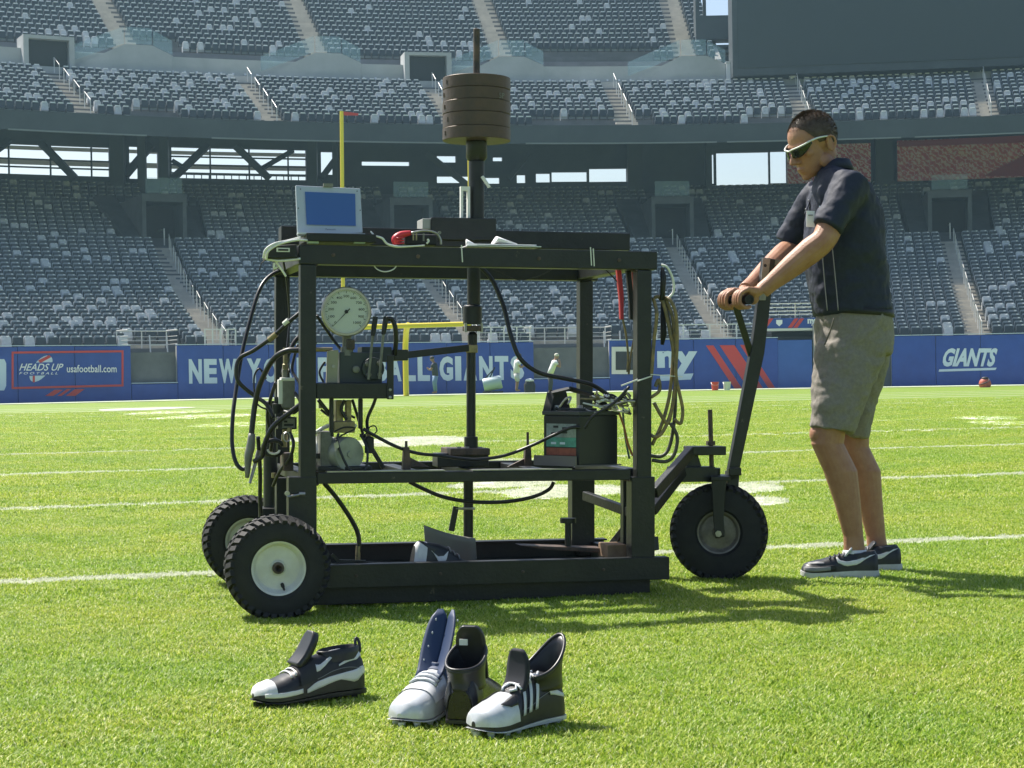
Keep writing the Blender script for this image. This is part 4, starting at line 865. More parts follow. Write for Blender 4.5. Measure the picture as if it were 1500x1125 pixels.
# rack uprights either side of the shaft (triangular stops)
for x, v in ((595, .08), (773, .45)):
    part('stop_bracket', lambda b: (b.prism([P(x - 5, 688, v), P(x + 7, 688, v), P(x + 5, 655, v), P(x - 3, 655, v)], eV * .03), b.prism([P(x - (30 if x > 700 else -5), 684, v + .01), P(x + (5 if x > 700 else 34), 684, v + .01), P(x + 2, 668, v + .01)], eV * .012)), M_RUST, .002)
    part('stop_pin', lambda b: b.cyl(P(x, 656, v + .012), P(x, 646 if x < 700 else 633, v + .012), .005, 8), M_RUST, 0)
part('slide_strip', lambda b: kbox(b, .10, .52, .004, .05, wm1 + .001, wm1 + .005), M_BARE, 0); part('slide_strip', lambda b: kbox(b, .62, CL - .32, .004, .05, wm1 + .001, wm1 + .005), M_BARE, 0)
# shoe form, foot plate, prop and lever in the lower bay
part('prop_bar', lambda b: b.bar(P(661, 778, .36), P(668, 742, .36), .012, .022, side=eV)); part('prop_link', lambda b: b.bar(P(666, 745, .36), P(696, 745, .36), .012, .009, side=eV), M_BARE)
part('jack_post', lambda b: (b.cyl(P(832, 802, .22), P(832, 764, .22), .012, 12), b.lathe(P(832, 766, .22), eW, [(0, .03), (.018, .03)], 20, True)), bevel=0, smooth='auto')
part('wedge_plate', lambda b: b.prism([P(762, 799, .18), P(884, 803, .18), P(884, 810, .18), P(800, 805, .18)], eV * .09), M_RUST)
part('wood_block', lambda b: pbox(b, 890, 798, 918, 818, .08, .2), mat('wood', (.25, .17, .1), .8, col2=(.16, .1, .06), nscale=20))
part('latch_lever', lambda b: (b.bar(P(486, 812, .05), P(497, 823, .05), .01, .01), b.bar(P(497, 823, .05), P(536, 824, .05), .012, .016), b.bar(P(536, 824, .05), P(570, 826, .05), .008, .008)), bevel=.001)
part('diagonal_brace', lambda b: b.bar(P(857, 726, .45), P(928, 752, .1), .025, .035)); part('inner_post', lambda b: pbox(b, 913, 692, 924, 800, .14, .18)); part('diagonal_brace', lambda b: b.bar(P(896, 798, .3), P(922, 766, .2), .012, .03))
part('corner_brace', lambda b: b.bar(P(905, 800, .35), P(960, 796, .02), .03, .05))
# left end: hydraulic cylinder, valve bodies, mast of the far corner
uL = loc(P(398, 600, .55))[0]
part('lift_cylinder', lambda b: b.lathe(P(396, 752, .5), eW, [(0, .026), (.28, .026), (.285, .018), (.42, .018)], 20, True), smooth='auto')
part('cylinder_body', lambda b: pbox(b, 405, 700, 430, 757, .3, .36)); part('cylinder_foot', lambda b: pbox(b, 384, 745, 412, 762, .42, .56))
part('flow_valve', lambda b: (pbox(b, 414, 557, 432, 598, .18, .23), pbox(b, 416, 598, 426, 612, .19, .22), pbox(b, 414, 541, 421, 557, .19, .215)), M_OLIVE)
part('valve_cap', lambda b: (pbox(b, 408, 556, 415, 592, .185, .225), pbox(b, 412, 553, 432, 558, .178, .232)), M_TIE)
vp = part('valve_tag_block', lambda b: pbox(b, 407, 611, 435, 629, .16, .22)); part('tag', lambda b: pbox(b, 413.5, 613, 432, 627, .1575, .1595), M_OLIVE, 0, parent=vp)
for y in (616, 621): part('tag_mark', lambda b: pbox(b, 416, y, 421 if y < 620 else 430, y + 3, .1562, .1572), M_BLACK, 0, parent=vp)
part('brass_fitting', lambda b: (b.lathe(P(417, 655, .2), eW, [(0, .009), (.02, .009), (.022, .012), (.045, .012), (.047, .008), (.065, .008)], 8, True),), M_BRASS, 0)
part('brass_fitting', lambda b: (b.lathe(P(418, 542, .2), eW, [(0, .011), (.02, .011), (.022, .008), (.08, .008)], 8, True),), M_BRASS, 0)
part('adjust_knob', lambda b: b.lathe(P(405, 606, .2), eW, [(0, .012), (.03, .016), (.035, .016), (.037, .008), (.06, .008)], 12, True), M_BLACK, 0, smooth='auto')
part('ring_clamp', lambda b: b.tube([P(400 + 15 * math.cos(t), 656 + 11 * math.sin(t), .2) for t in np.linspace(.4, 6.0, 14)], .008, 8), M_HOSE, 0, smooth=True)
part('ring_clip', lambda b: b.tube([P(401 + 9 * math.cos(t), 658 + 7 * math.sin(t), .19) for t in np.linspace(.2, 3.1, 8)], .004, 6), M_TIE, 0)
part('hitch_block', lambda b: pbox(b, 415, 664, 430, 690, .16, .26), M_RUST); part('lock_pin', lambda b: (b.tube([P(421, 728, -.02), P(447, 723, -.02)], .0045, 8), b.lathe(P(421, 723, -.02), eV, [(0, .009), (.006, .009)], 10, True)), M_BARE, 0)
part('pin_tip', lambda b: b.cyl(P(438, 723.5, -.022), P(447, 723.5, -.022), .007, 10), M_BARE, 0)
# instrument shelf
part('shelf', lambda b: pbox(b, 463, 561, 576, 584, .012, .03)); part('shelf_plate', lambda b: kbox(b, PW + .008, loc(P(574, 570, .03))[0], .032, .24, loc(P(500, 562, .03))[2] - .006, loc(P(500, 562, .03))[2] - .001))
part('end_bracket', lambda b: pbox(b, 567, 520, 577, 585, .004, .0115))
for y in (571, 582): part('bracket_bolt', lambda b: b.lathe(P(571.5, y, .003), -eV, [(0, .0055), (.003, .0055), (.0045, .003)], 10, True), M_BARE, 0)
for x, y1, v in ((486, 640, .08), (528.5, 628, .16)): part('shelf_leg', lambda b: pbox(b, x - 3.2, 584, x + 3.2, y1, v, v + .018))
part('shelf_brace', lambda b: b.bar(P(466, 585, .1), P(487, 612, .1), .01, .014)); part('shelf_brace', lambda b: b.bar(P(516, 585, .2), P(533, 640, .2), .01, .014))
part('shelf_brace', lambda b: b.bar(P(533, 638, .2), P(562, 686, .2), .01, .016))
# pressure gauge
gv = .055; gc = P(507.3, 456.5, gv); gr = (P(543.6, 456.5, gv) - P(471, 456.5, gv)).length / 2
gd = (-eV * .995 + eU * -.06).normalized(); ga = (eU - gd * eU.dot(gd)).normalized(); gbv = eW
g = part('pressure_gauge', lambda b: b.lathe(gc - gd * .05, gd, [(0, .01), (0, gr * .93), (.035, gr * .94), (.036, gr), (.052, gr), (.056, gr * .96), (.056, gr * .875), (.049, gr * .865)], 56), mat('gauge_case', (.45, .43, .36), .3, .7, col2=(.35, .33, .28), nscale=20), 0, smooth='auto')
part('dial_face', lambda b: b.lathe(gc - gd * .0015, gd, [(0, .0005), (0.0005, gr * .872)], 48), mat('dial_white', (.55, .58, .54), .4), 0, parent=g)
def dial(b):
    for k in range(61):
        t = R_(225 - 270 * k / 60); r0 = gr * (.74 if k % 5 == 0 else .79); d_ = ga * math.cos(t) + gbv * math.sin(t); s_ = ga * -math.sin(t) + gbv * math.cos(t); wd = .0011 if k % 5 == 0 else .0005
        c = gc + gd * .0004; b.add([c + d_ * r0 - s_ * wd, c + d_ * r0 + s_ * wd, c + d_ * gr * .84 + s_ * wd, c + d_ * gr * .84 - s_ * wd], [(0, 1, 2, 3)])
    for k in range(11):
        t = R_(225 - 27 * k); d_ = ga * math.cos(t) + gbv * math.sin(t); c = gc + gd * .0004 + d_ * gr * .62; n_ = ('0', '100', '200', '300', '400', '500', '600', '700', '800', '900', '1000')[k]
        hw = .0035 * len(n_); put_text(b, n_, c - ga * hw - gbv * .0045, ga * hw * 2, gbv * .009, .012)
part('dial_marks', dial, M_BLACK, 0, parent=g, fix=False)
part('needle', lambda b: (b.add([gc + gd * .003 + q for q in (ga * gr * .12 + gbv * gr * .14, (ga * -.54 + gbv * -.62) * gr - ga * .001, (ga * -.56 + gbv * -.6) * gr, ga * gr * .16 + gbv * gr * .10)], [(0, 1, 2, 3)]), b.lathe(gc + gd * .002, gd, [(0, .007), (.004, .006)], 14, True)), M_BLACK, 0, parent=g)
part('gauge_lens', lambda b: b.lathe(gc + gd * .0045, gd, [(0, .0005), (.0008, gr * .87)], 40), mat('lens_glass', (.9, .95, .95), .03, alpha=.12), 0, parent=g)
part('gauge_stem', lambda b: (b.lathe(P(508, 521, .09), eW, [(0, .024), (.03, .022), (.032, .016), (.075, .016)], 10, True),), M_OLIVE, 0)
part('stem_elbow', lambda b: pbox(b, 508, 497, 520, 512, .06, .09), M_RUST)
# spool valve block and levers
vb = part('valve_block', lambda b: (pbox(b, 497, 516, 560, 561.5, .07, .17), b.lathe(P(545, 540, .08), -eV, [(0, .04), (.03, .04)], 20, True), pbox(b, 530, 508, 574, 530, .1, .2)), M_STEEL)
part('port_plug', lambda b: b.lathe(P(521, 541, .068), -eV, [(0, .013), (.012, .013), (.014, .008)], 12, True), M_OLIVE, 0, parent=vb)
for x, y in ((538, 533), (555, 532), (540, 549), (556, 549)): part('port_fitting', lambda b: b.lathe(P(x, y, .05), -eV, [(0, .009), (.012, .009), (.014, .005)], 8, True), M_OLIVE, 0, parent=vb)
part('relief_plate', lambda b: b.prism([P(478, 561, .05), P(494, 561, .05), P(496, 512, .05), P(480, 514, .05)], eV * .02), mat('olive_plate', (.3, .29, .22), .5, .2), .002)
part('relief_bolt', lambda b: b.lathe(P(488.5, 537, .049), -eV, [(0, .006), (.004, .006)], 8, True), M_BARE, 0); part('brass_pipe', lambda b: b.tube([P(462, 512, .08), P(487, 512, .08)], .008, 8), M_BRASS, 0)
for x0, y0, x1, y1, x2, y2 in ((539.5, 556, 546, 492, 550, 464), (555.5, 555, 561.5, 490, 565.5, 464)):
    lv = part('control_lever', lambda b: b.tube([P(x0, y0, .03), P(x1, y1, .03)], .0048, 8), M_OLIVE, 0, smooth='auto'); part('lever_grip', lambda b: b.tube([P(x1, y1, .03), P((x1 + x2) / 2, (y1 + y2) / 2, .03), P(x2, y2, .03)], [.0075, .0095, .009], 10), M_BLACK, 0, parent=lv, smooth='auto')
cable('hydraulic_hose', [(566, 467, .06), (574, 468, .07), (579, 480, .07), (580, 500, .08), (578, 520, .1)], .0085)
# pump motor
mc = P(512, 665.5, .06); mr = (P(535.5, 665, .06) - P(488, 665, .06)).length / 2; md_ = (-eV * .88 + eU * .38).normalized()
mo = part('pump_motor', lambda b: b.lathe(mc - md_ * .26, md_, [(0, .01), (0, mr * .9), (.02, mr * 1.02), (.20, mr * 1.02), (.201, mr * 1.06), (.255, mr * 1.06), (.262, mr), (.262, .001)], 36), M_CREAM, 0, smooth='auto')
part('end_cap_boss', lambda b: b.lathe(mc + md_ * .001, md_, [(0, .012), (.005, .011), (.005, .001)], 18), M_CREAM, 0, parent=mo, smooth='auto')
for a in (0.05, 3.09): part('cap_bolt', lambda b: b.lathe(mc + md_ * .001 + (eU * math.cos(a)) * mr * .78, md_, [(0, .005), (.003, .005), (.003, .0005)], 8), M_BARE, 0, parent=mo)
part('motor_base', lambda b: pbox(b, 470, 632, 487, 686, .08, .2), M_OLIVE); part('motor_foot', lambda b: pbox(b, 466, 683, 545, 689, .05, .26)); part('motor_shaft_guard', lambda b: pbox(b, 463, 664, 474, 672, .1, .16))
part('pump_body', lambda b: (pbox(b, 492, 586, 503, 620, .12, .17), pbox(b, 507, 586, 515, 622, .12, .16), pbox(b, 489, 617, 520, 634, .1, .2)), M_BRASS)
part('motor_band', lambda b: b.tube([P(462, 634, .15), P(480, 624, .14), P(505, 622, .13), P(522, 624, .13)], .007, 8, smooth_pts=4), M_TIE, 0, smooth=True)
part('solenoid', lambda b: b.lathe(P(541, 664, .09), eW, [(0, .012), (.002, .017), (.055, .017), (.06, .01)], 14, True), M_BLACK, 0, smooth='auto')
# wheels
def wheel(name, c, r, wd, ax, rimm, rr, seed, dish=True):
    c = Vector(c); ax = Vector(ax).normalized(); rd = random.Random(seed)
    wh = bpy.data.objects.new(name, None); COL.objects.link(wh); wh.parent = cart; ROOTINV[wh.name] = ROOTINV[cart.name]
    h = wd / 2; rt = r - .009
    prof = [(-h * .62, rr * .98), (-h * .95, rr * 1.12), (-h, rr + (rt - rr) * .55), (-h * .9, rt * .93), (-h * .68, rt * .985), (0, rt), (h * .68, rt * .985), (h * .9, rt * .93), (h, rr + (rt - rr) * .55), (h * .95, rr * 1.12), (h * .62, rr * .98)]
    mb = MB(); mb.lathe(c, ax, prof, 64)
    a = ax.orthogonal().normalized(); b = ax.cross(a); n = 36
    for k in range(n):
        for j, (off, ang) in enumerate(((-.78, 0), (-.28, .5), (.28, 0), (.78, .5))):
            t = 2 * math.pi * (k + ang) / n; rad = a * math.cos(t) + b * math.sin(t); tg = ax.cross(rad); edge = abs(off) > .5
            rc = rt * (.965 if edge else 1.0); mm = Matrix((tg, ax, rad)).transposed(); mm = mm @ Matrix.Rotation((.35 if off < 0 else -.35) + (0 if edge else .3), 3, 'Z')
            if edge: mm = mm @ Matrix.Rotation(-.42 * (1 if off > 0 else -1), 3, 'X')
            mb.box(c + rad * (rc + .002) + ax * off * h, (2 * math.pi * rt / n * .6, h * (.46 if edge else .42), .016), mm)
    mb.build('tyre', M_RUB, wh, smooth='auto')
    mb = MB(); s_ = -1
    face = [(-h * .66, rr * 1.02), (-h * .7, rr * 1.0), (-h * .66, rr * .93), (-h * .3, rr * .86), (-h * .22, rr * .8), (-h * .3, rr * .52), (-h * .3, rr * .3), (-h * .38, rr * .26), (-h * .38, .001)]
    mb.lathe(c, ax, face + [], 48); mb.lathe(c, ax, [(-p, q) for p, q in face], 48); rim = mb.build('rim', rimm, wh, smooth='auto')
    mb = MB(); mb.lathe(c, ax, [(-h * .38 - .0005, .001), (-h * .38 - .018, .012), (-h * .38 - .016, rr * .21), (-h * .36, rr * .22)], 20); mb.build('hub_cap', M_RUST, rim, smooth='auto')
    if dish:
        d_ = (eU * .25 - eW * .97).normalized(); mb = MB(); q = c + d_ * rr * .62 - ax * h * .32; mb.lathe(q, -ax * .8 + d_ * .6, [(0, .006), (.012, .0065), (.02, .004), (.03, .0035)], 8, True); mb.build('valve_stem', M_BLACK, rim, smooth='auto')
    return wh
RWH = .177
wn = K(-.083, -.105, 0); wn.z = RWH; wf = K(-.08, .94, 0); wf.z = RWH
axv = eV.copy()
o = wheel('wheel', wn, RWH, .142, axv, M_RIM, .092, 1); o['label'] = 'near rear wheel with a white rim'
o = wheel('wheel', wf, RWH, .142, axv, M_RIM, .092, 2); o['label'] = 'far rear wheel partly hidden behind the near one'
part('axle', lambda b: b.cyl(wn + eV * .05, wf - eV * .05, .015, 12), smooth='auto'); part('axle_mount', lambda b: kbox(b, -.11, -.03, .0, .05, .1, .2)); part('axle_mount', lambda b: kbox(b, -.11, -.03, CW - .05, CW, .1, .2))
fa = (eV * .93 + eU * .36).normalized(); FR = .19; fw = G(1054, 850); fw = Vector((fw.x, fw.y, FR))
o = wheel('wheel', fw, FR, .115, fa, M_RIMD, .083, 3, False); o['label'] = 'front steering wheel with a dirty rim'
# steering fork, neck and tow handle
fx = fa.cross(Vector((0, 0, 1))).normalized(); 
for s_ in (-1, 1): part('fork_blade', lambda b: b.prism([fw + fa * s_ * .078 + q for q in (fx * -.028 + eW * .21, fx * .03 + eW * .215, fx * .02 + eW * .06, fx * .024 + eW * -.012, fx * -.012 + eW * -.02, fx * -.02 + eW * .05)], fa * .01 * s_))
part('fork_crown', lambda b: b.prism([fw + eW * .203 + q for q in (fa * -.09 + fx * -.03, fa * -.09 + fx * .045, fa * .09 + fx * .045, fa * .09 + fx * -.03)], eW * .018)); part('wheel_nut', lambda b: b.lathe(fw - fa * .089, -fa, [(0, .013), (.012, .013)], 6, True), M_BARE, 0); part('wheel_nut', lambda b: b.lathe(fw + fa * .089, fa, [(0, .013), (.012, .013)], 6, True), M_BARE, 0)
part('wheel_axle', lambda b: b.cyl(fw - fa * .088, fw + fa * .088, .008, 10), M_BARE, 0); part('fork_pivot', lambda b: b.box(fw + eW * .235 + fx * .06, (.05, .05, .03)))
vc = .404
part('neck_bearing', lambda b: (pbox(b, 985, 684, 1048, 706, vc - .035, vc + .035), b.lathe(P(1044, 706, vc), eW, [(0, .03), (.055, .03)], 18, True)))
part('neck_plate', lambda b: (pbox(b, 1012, 654, 1064, 667, vc - .045, vc + .045),)); 
for s_ in (-.26, .12): part('neck_arm', lambda b: b.bar(P(958, 722, vc + s_), P(1012, 661, vc - .03 if s_ < 0 else vc + .03), .03, .042))
part('neck_arm', lambda b: b.bar(P(955, 748, vc - .22), P(1000, 690, vc - .03), .03, .038)); part('neck_web', lambda b: b.prism([P(1000, 690, vc), P(1030, 690, vc), P(1022, 664, vc), P(1012, 662, vc)], eV * .02))
part('king_bolt', lambda b: (b.cyl(P(1043, 702, vc), P(1040, 600, vc), .0095, 10), b.lathe(P(1041, 652, vc), eW, [(0, .018), (.016, .018)], 6, True)), M_RUST, 0)
vh = vc - .02
part('handle_socket', lambda b: b.prism([P(1066, 716, vh), P(1082, 716, vh), P(1084, 690, vh), P(1067, 690, vh)], eV * .04))
part('tow_handle', lambda b: b.prism([P(1065, 704, vh), P(1080, 704, vh), P(1120, 517, vh), P(1136, 380, vh), P(1119, 377, vh), P(1103, 500, vh)], eV * .03), bevel=.002)
part('handle_strap', lambda b: b.prism([P(1117, 378, vh - .004), P(1128, 378, vh - .004), P(1121, 440, vh - .004), P(1112, 440, vh - .004)], -eV * .005), mat('strap_steel', (.3, .29, .27), .4, .6, col2=(.2, .19, .17), nscale=30), .001); part('handle_strap', lambda b: b.prism([P(1131, 379, vh + .02), P(1144, 381, vh + .02), P(1136, 425, vh + .02), P(1126, 425, vh + .02)], eV * .005), MAT['strap_steel'], .001)
for x, y in ((1121, 389), (1137, 391)): part('strap_hole', lambda b: b.lathe(P(x, y, vh - .0095 if x < 1130 else vh + .0185), -eV, [(0, .0065), (.0006, .0062), (.0006, .0005)], 12), M_BLACK, 0)
BV0, BV1 = .2, .5
bn = P(1098, 439, BV0); bar_d = (eV * .995 + eW * .02).normalized(); bf = bn + bar_d * (BV1 - BV0)
part('handle_grip', lambda b: b.lathe(bn, bar_d, [(.0, .0125), (0, .0185), ((bf - bn).length, .0185), ((bf - bn).length, .0125)], 18), M_BLACK, 0, smooth='auto'); part('grip_bore', lambda b: b.lathe(bn + bar_d * .004, bar_d, [(0, .0005), (.0001, .0125)], 14), M_BLACK, 0)
bm_ = bn.lerp(bf, .52); part('grip_strut', lambda b: b.bar(bm_ - eW * .01, P(1101, 522, vh + .015), .012, .026, side=eV))
# hoses and wiring of the cart
cable('hydraulic_hose', [(438, 396, .6), (418, 395, .58), (396, 404, .55), (380, 425, .5), (366, 470, .45), (354, 520, .4), (346, 570, .35), (341, 610, .3), (340, 650, .28), (345, 676, .26), (354, 687, .25), (362, 684, .25)], .0075)
cable('hydraulic_hose', [(450, 450, .15), (425, 470, .16), (400, 493, .2), (372, 513, .25), (352, 524, .28), (346, 540, .28), (350, 560, .28), (372, 579, .28), (390, 592, .25), (401, 612, .22)], .0075)
cable('hydraulic_hose', [(462, 500, .1), (440, 512, .1), (420, 514, .12), (400, 527, .15), (382, 560, .2), (374, 590, .22), (370, 620, .22), (367, 650, .22)], .0105)
cable('hydraulic_hose', [(448, 485, .3), (432, 500, .3), (420, 525, .28), (414, 548, .25)], .008)
cable('hydraulic_hose', [(446, 588, .1), (425, 604, .12), (400, 625, .14), (388, 650, .16), (384, 668, .18), (372, 676, .2)], .009)
cable('hydraulic_hose', [(378, 640, .25), (381, 690, .3), (381, 730, .32), (383, 765, .34)], .0075)
part('hose_fitting', lambda b: b.tube([P(369, 635, .22), P(367, 655, .22), P(364, 668, .22), P(362, 700, .22)], [.012, .016, .015, .007], 10, smooth_pts=3), M_OLIVE, 0, smooth=True); part('hose_fitting', lambda b: b.tube([P(379, 660, .24), P(366, 708, .22)], [.008, .005], 8), M_BARE, 0)
part('hose_wrap', lambda b: b.tube([P(405, 489, .19), P(394, 498, .205)], .011, 10), M_BRASS, 0); part('hose_wrap', lambda b: b.tube([P(423, 469, .16), P(416, 475, .17)], .01, 10), M_TIE, 0)
cable('hydraulic_hose', [(475, 708, .1), (492, 728, .12), (512, 757, .14), (523, 778, .15), (526, 795, .15), (524, 815, .15)], .0085); part('hose_fitting', lambda b: b.tube([P(525, 800, .15), P(524, 822, .15)], .009, 8), M_BRASS, 0)
cable('power_cable', [(532, 628, .1), (545, 636, .1), (580, 654, .1), (612, 664, .1), (640, 667, .12), (670, 671, .14), (700, 673, .14), (740, 667, .14), (780, 652, .1), (810, 638, .05), (835, 627, .02), (850, 626, .015)], .0062)
cable('power_cable', [(600, 706, .2), (620, 716, .2), (650, 728, .2), (690, 735, .2), (740, 735, .2), (780, 728, .2), (804, 717, .2), (811, 706, .2)], .0072)
cable('power_cable', [(496, 635, .05), (494, 645, .04), (500, 665, .03), (510, 685, .02), (520, 693, .02), (533, 691, .03), (538, 675, .04), (537, 655, .06), (528, 636, .08)], .0045)
cable('signal_wire', [(527, 640, .1), (538, 634, .1), (541, 626, .1), (549, 624, .1), (552, 631, .1), (546, 637, .1), (540, 634, .1)], .0025); cable('signal_wire', [(490, 632, .05), (505, 626, .06), (520, 628, .06), (500, 638, .05), (492, 645, .04)], .003)
cable('power_cable', [(704, 391, .3), (722, 412, .28), (738, 450, .25), (748, 490, .22), (762, 525, .2), (790, 546, .2), (830, 555, .2), (865, 563, .2), (890, 578, .22), (900, 588, .24)], .0085)
cable('signal_wire', [(706, 388, .2), (730, 398, .2), (760, 410, .2), (790, 404, .2), (812, 392, .2)], .0018); cable('signal_wire', [(884, 392, .1), (897, 405, .1), (905, 415, .12), (915, 440, .15)], .0022); cable('signal_wire', [(546, 385, .03), (552, 394, .01), (564, 398, -.005), (577, 394, 0), (583, 384, .02)], .0022, M_TIE)
for x, y0, y1 in ((676, 359, 384), (865, 362, 389), (869, 364, 390)): part('cable_tie', lambda b: b.bar(P(x, y0, -.006), P(x + 1.5, y1, -.006), .004, .003), M_TIE, 0)
part('cable_tie', lambda b: (b.bar(P(910, 565, -.01), P(934, 556, -.012), .006, .005), b.bar(P(934, 558, -.008), P(954, 551, -.008), .012, .004), b.bar(P(953, 548.5, -.01), P(1000, 552, -.012), .005, .003)), M_TIE, 0)

for pts, r_ in (([(415, 382, .3), (421, 420, .32), (424, 470, .34), (420, 520, .3), (424, 545, .24)], .004), ([(432, 575, .15), (440, 590, .12), (432, 604, .12), (416, 603, .16)], .006), ([(404, 560, .24), (396, 585, .26), (392, 612, .28), (398, 640, .3), (396, 665, .34)], .0065), ([(424, 632, .15), (430, 650, .12), (424, 672, .14), (410, 690, .2), (400, 712, .28)], .006),
                 ([(390, 555, .3), (380, 540, .3), (372, 555, .3), (376, 590, .28), (392, 600, .26)], .0035), ([(436, 505, .2), (428, 540, .2), (438, 560, .16), (446, 585, .12)], .005), ([(505, 586, .1), (500, 600, .1), (508, 615, .1)], .006), ([(556, 562, .14), (548, 590, .16), (538, 615, .16), (540, 640, .12)], .006),
                 ([(470, 600, .2), (485, 610, .2), (500, 604, .2), (520, 612, .2)], .0045), ([(476, 530, .12), (468, 545, .12), (474, 560, .1)], .004), ([(500, 512, .12), (490, 500, .14), (476, 480, .14), (464, 462, .12)], .0055)):
    cable('hydraulic_hose', pts, r_)
for x, y, v in ((418, 548, .2), (410, 602, .22), (396, 668, .33), (401, 700, .28), (424, 634, .15), (540, 640, .12), (470, 598, .2)):
    part('hose_nut', lambda b: b.lathe(P(x, y, v), eW, [(0, .009), (.018, .009)], 6, True), M_BRASS, 0)
part('chain_link', lambda b: b.tube([P(420 + 5 * math.cos(t), 640 + 7 * math.sin(t), .13) for t in np.linspace(0, 6.283, 12).tolist()], .0025, 6), M_BARE, 0)
# weld beads at the frame joints, bolt heads on the beams
for u0, w0 in ((.006 + PW + .002, CH - BH - .003), (CL - .02 - PW - .002, CH - BH - .003), (.006 + PW + .006, wm0 - .002), (.006 + PW + .006, wm1 + .002), (CL - .105, wm0 - .002)):
    part('weld_bead', lambda b: b.tube([K(u0 + random.uniform(-.002, .002), v, w0 + random.uniform(-.0015, .0015)) for v in np.linspace(-.002, PW, 8).tolist()], .004, 6), M_RUST, 0, smooth=True)
for u0 in (.12, .42, .86, 1.16):
    part('beam_bolt', lambda b: b.lathe(K(u0, -.0032, CH - BH * .5), -eV, [(0, .0075), (.005, .0075), (.006, .004), (.006, .0003)], 6), M_RUST, 0)
for u0 in (.2, .5, .8, 1.1):
    part('rail_bolt', lambda b: b.lathe(K(u0, -.0122, WR - .04), -eV, [(0, .006), (.004, .006), (.005, .003), (.005, .0003)], 8), M_RUST, 0)
part('motor_plate', lambda b: b.prism([P(489, 650, .02), P(495, 646, .02), P(497, 655, .02), P(491, 659, .02)], eV * .004), M_BARE, 0)
# ------------------------------------------------------------------ things carried by the cart
def P4(mb, pts, off): mb.prism(pts, off); return mb
# laptop: raised lid facing the camera, base on the beam
lt = thing('laptop', 'silver laptop with a blank blue screen standing open on the cart', 'laptop', P(490, 356, .03)); M_LAP = mat('laptop_silver', (.46, .5, .54), .4, .3)
vl = .06; lid = [P(433, 271.5, vl + .03), P(528, 276, vl + .03), P(531.5, 341, vl), P(436, 347, vl)]
mb = MB(); mb.prism(lid, eV * .016); ld = mb.build('lid', M_LAP, lt, bevel=.003)
mb = MB(); mb.prism([P(446.5, 281, vl + .026) - eV * .004, P(520, 284, vl + .026) - eV * .004, P(521, 331, vl + .005) - eV * .004, P(449, 329, vl + .005) - eV * .004], eV * .003); mb.build('screen', mat('screen_blue', (.03, .08, .24), .3, emit=(.03, .09, .28, .12)), ld)
mb = MB(); pbox(mb, 474, 268.5, 488, 273, vl + .02, vl + .035); mb.build('latch', M_OLIVE, ld)
mb = MB(); put_text(mb, 'Panasonic', P(477, 337, vl - .003), P(492, 337, vl - .003) - P(477, 337, vl - .003), eW * .006); mb.build('maker_mark', M_NAVY, ld, fix=False)
for x, y in ((440, 277), (523, 280), (437, 305), (527.5, 308)):
    mb = MB(); mb.lathe(P(x, y, vl + .012), -eV, [(0, .0022), (.002, .0022), (.002, .0002)], 8); mb.build('screw_cap', M_BLACK, ld)
mb = MB(); pbox(mb, 449, 342, 551, 354, .0, .2); bs = mb.build('base', M_BLACK, lt, bevel=.002)
mb = MB(); pbox(mb, 437, 341, 535, 344, .008, .055); mb.build('hinge', M_LAP, lt, bevel=.001)
for x in (459, 527):
    mb = MB(); pbox(mb, x - 8, 353.5, x + 8, 356.6, .004, .03); mb.build('rubber_foot', mat('foot_green', (.35, .42, .28), .7), lt)
# data box at the left end
db = thing('data_box', 'small black data box bundled with white wires at the cart corner', 'box', P(410, 380, .02))
mb = MB(); mb.prism([P(398, 360, -.02), P(434, 358, -.02), P(437, 378, -.02), P(388, 379, -.02)], eV * .1); mb.build('case', M_BLACK, db, bevel=.004)
mb = MB(); pbox(mb, 405, 363, 424.5, 369, -.024, -.021); mb.build('label_frame', M_TIE, db); mb = MB(); pbox(mb, 407.5, 364.7, 422.5, 367.4, -.0255, -.0242); mb.build('label_slot', M_BLACK, db)
for pts in ([(386, 378, -.02), (389, 366, -.03), (402, 357, -.03), (420, 353, -.02), (440, 348, .0)], [(390, 380, -.02), (393, 368, -.032), (408, 358, -.03), (432, 352, -.02), (450, 352, .0)], [(440, 379, -.01), (410, 382, -.01), (388, 379, 0)], [(404, 383, 0), (412, 394, 0), (419, 405, .0)], [(402, 385, 0), (402, 393, .0), (408, 389, .01), (405, 384, 0)]):
    mb = MB(); mb.tube([P(*q) for q in pts], .0042, 6, smooth_pts=5); mb.build('white_wire', M_TIE, db, smooth=True)
for pts in ([(390, 380, 0), (383, 386, 0), (380, 396, 0)], [(400, 383, .02), (408, 395, .02), (420, 396, .02)]):
    mb = MB(); mb.tube([P(*q) for q in pts], .002, 6, smooth_pts=5); mb.build('thin_wire', M_BLACK, db, smooth=True)
# red clamp meter / pliers and the white cord
rc = thing('crimp_tool', 'red-handled crimping tool with metal jaws lying on the top beam', 'tool', P(610, 359, .03)); M_REDT = mat('tool_red', (.6, .03, .04), .4)
mb = MB(); mb.tube([P(581, 358, .02), P(580, 350, .02), P(588, 344, .02), P(602, 341, .02)], [.013, .016, .013, .008], 10, smooth_pts=4); mb.build('grip', M_REDT, rc, smooth=True)
for y in (349, 353, 357):
    mb = MB(); mb.tube([P(581, y, .004), P(592, y - 1, .004)], .003, 6); mb.build('grip_rib', M_REDT, rc, smooth=True)
mb = MB(); pbox(mb, 593, 343, 641, 359, .04, .1); mb.build('body', M_BLACK, rc, bevel=.006)
mb = MB(); mb.tube([P(602, 341, .015), P(622, 338, .015), P(638, 341, .015), P(645, 350, .015), P(646, 358, .015)], .004, 6, smooth_pts=4); mb.build('steel_jaw', M_BARE, rc, smooth=True)
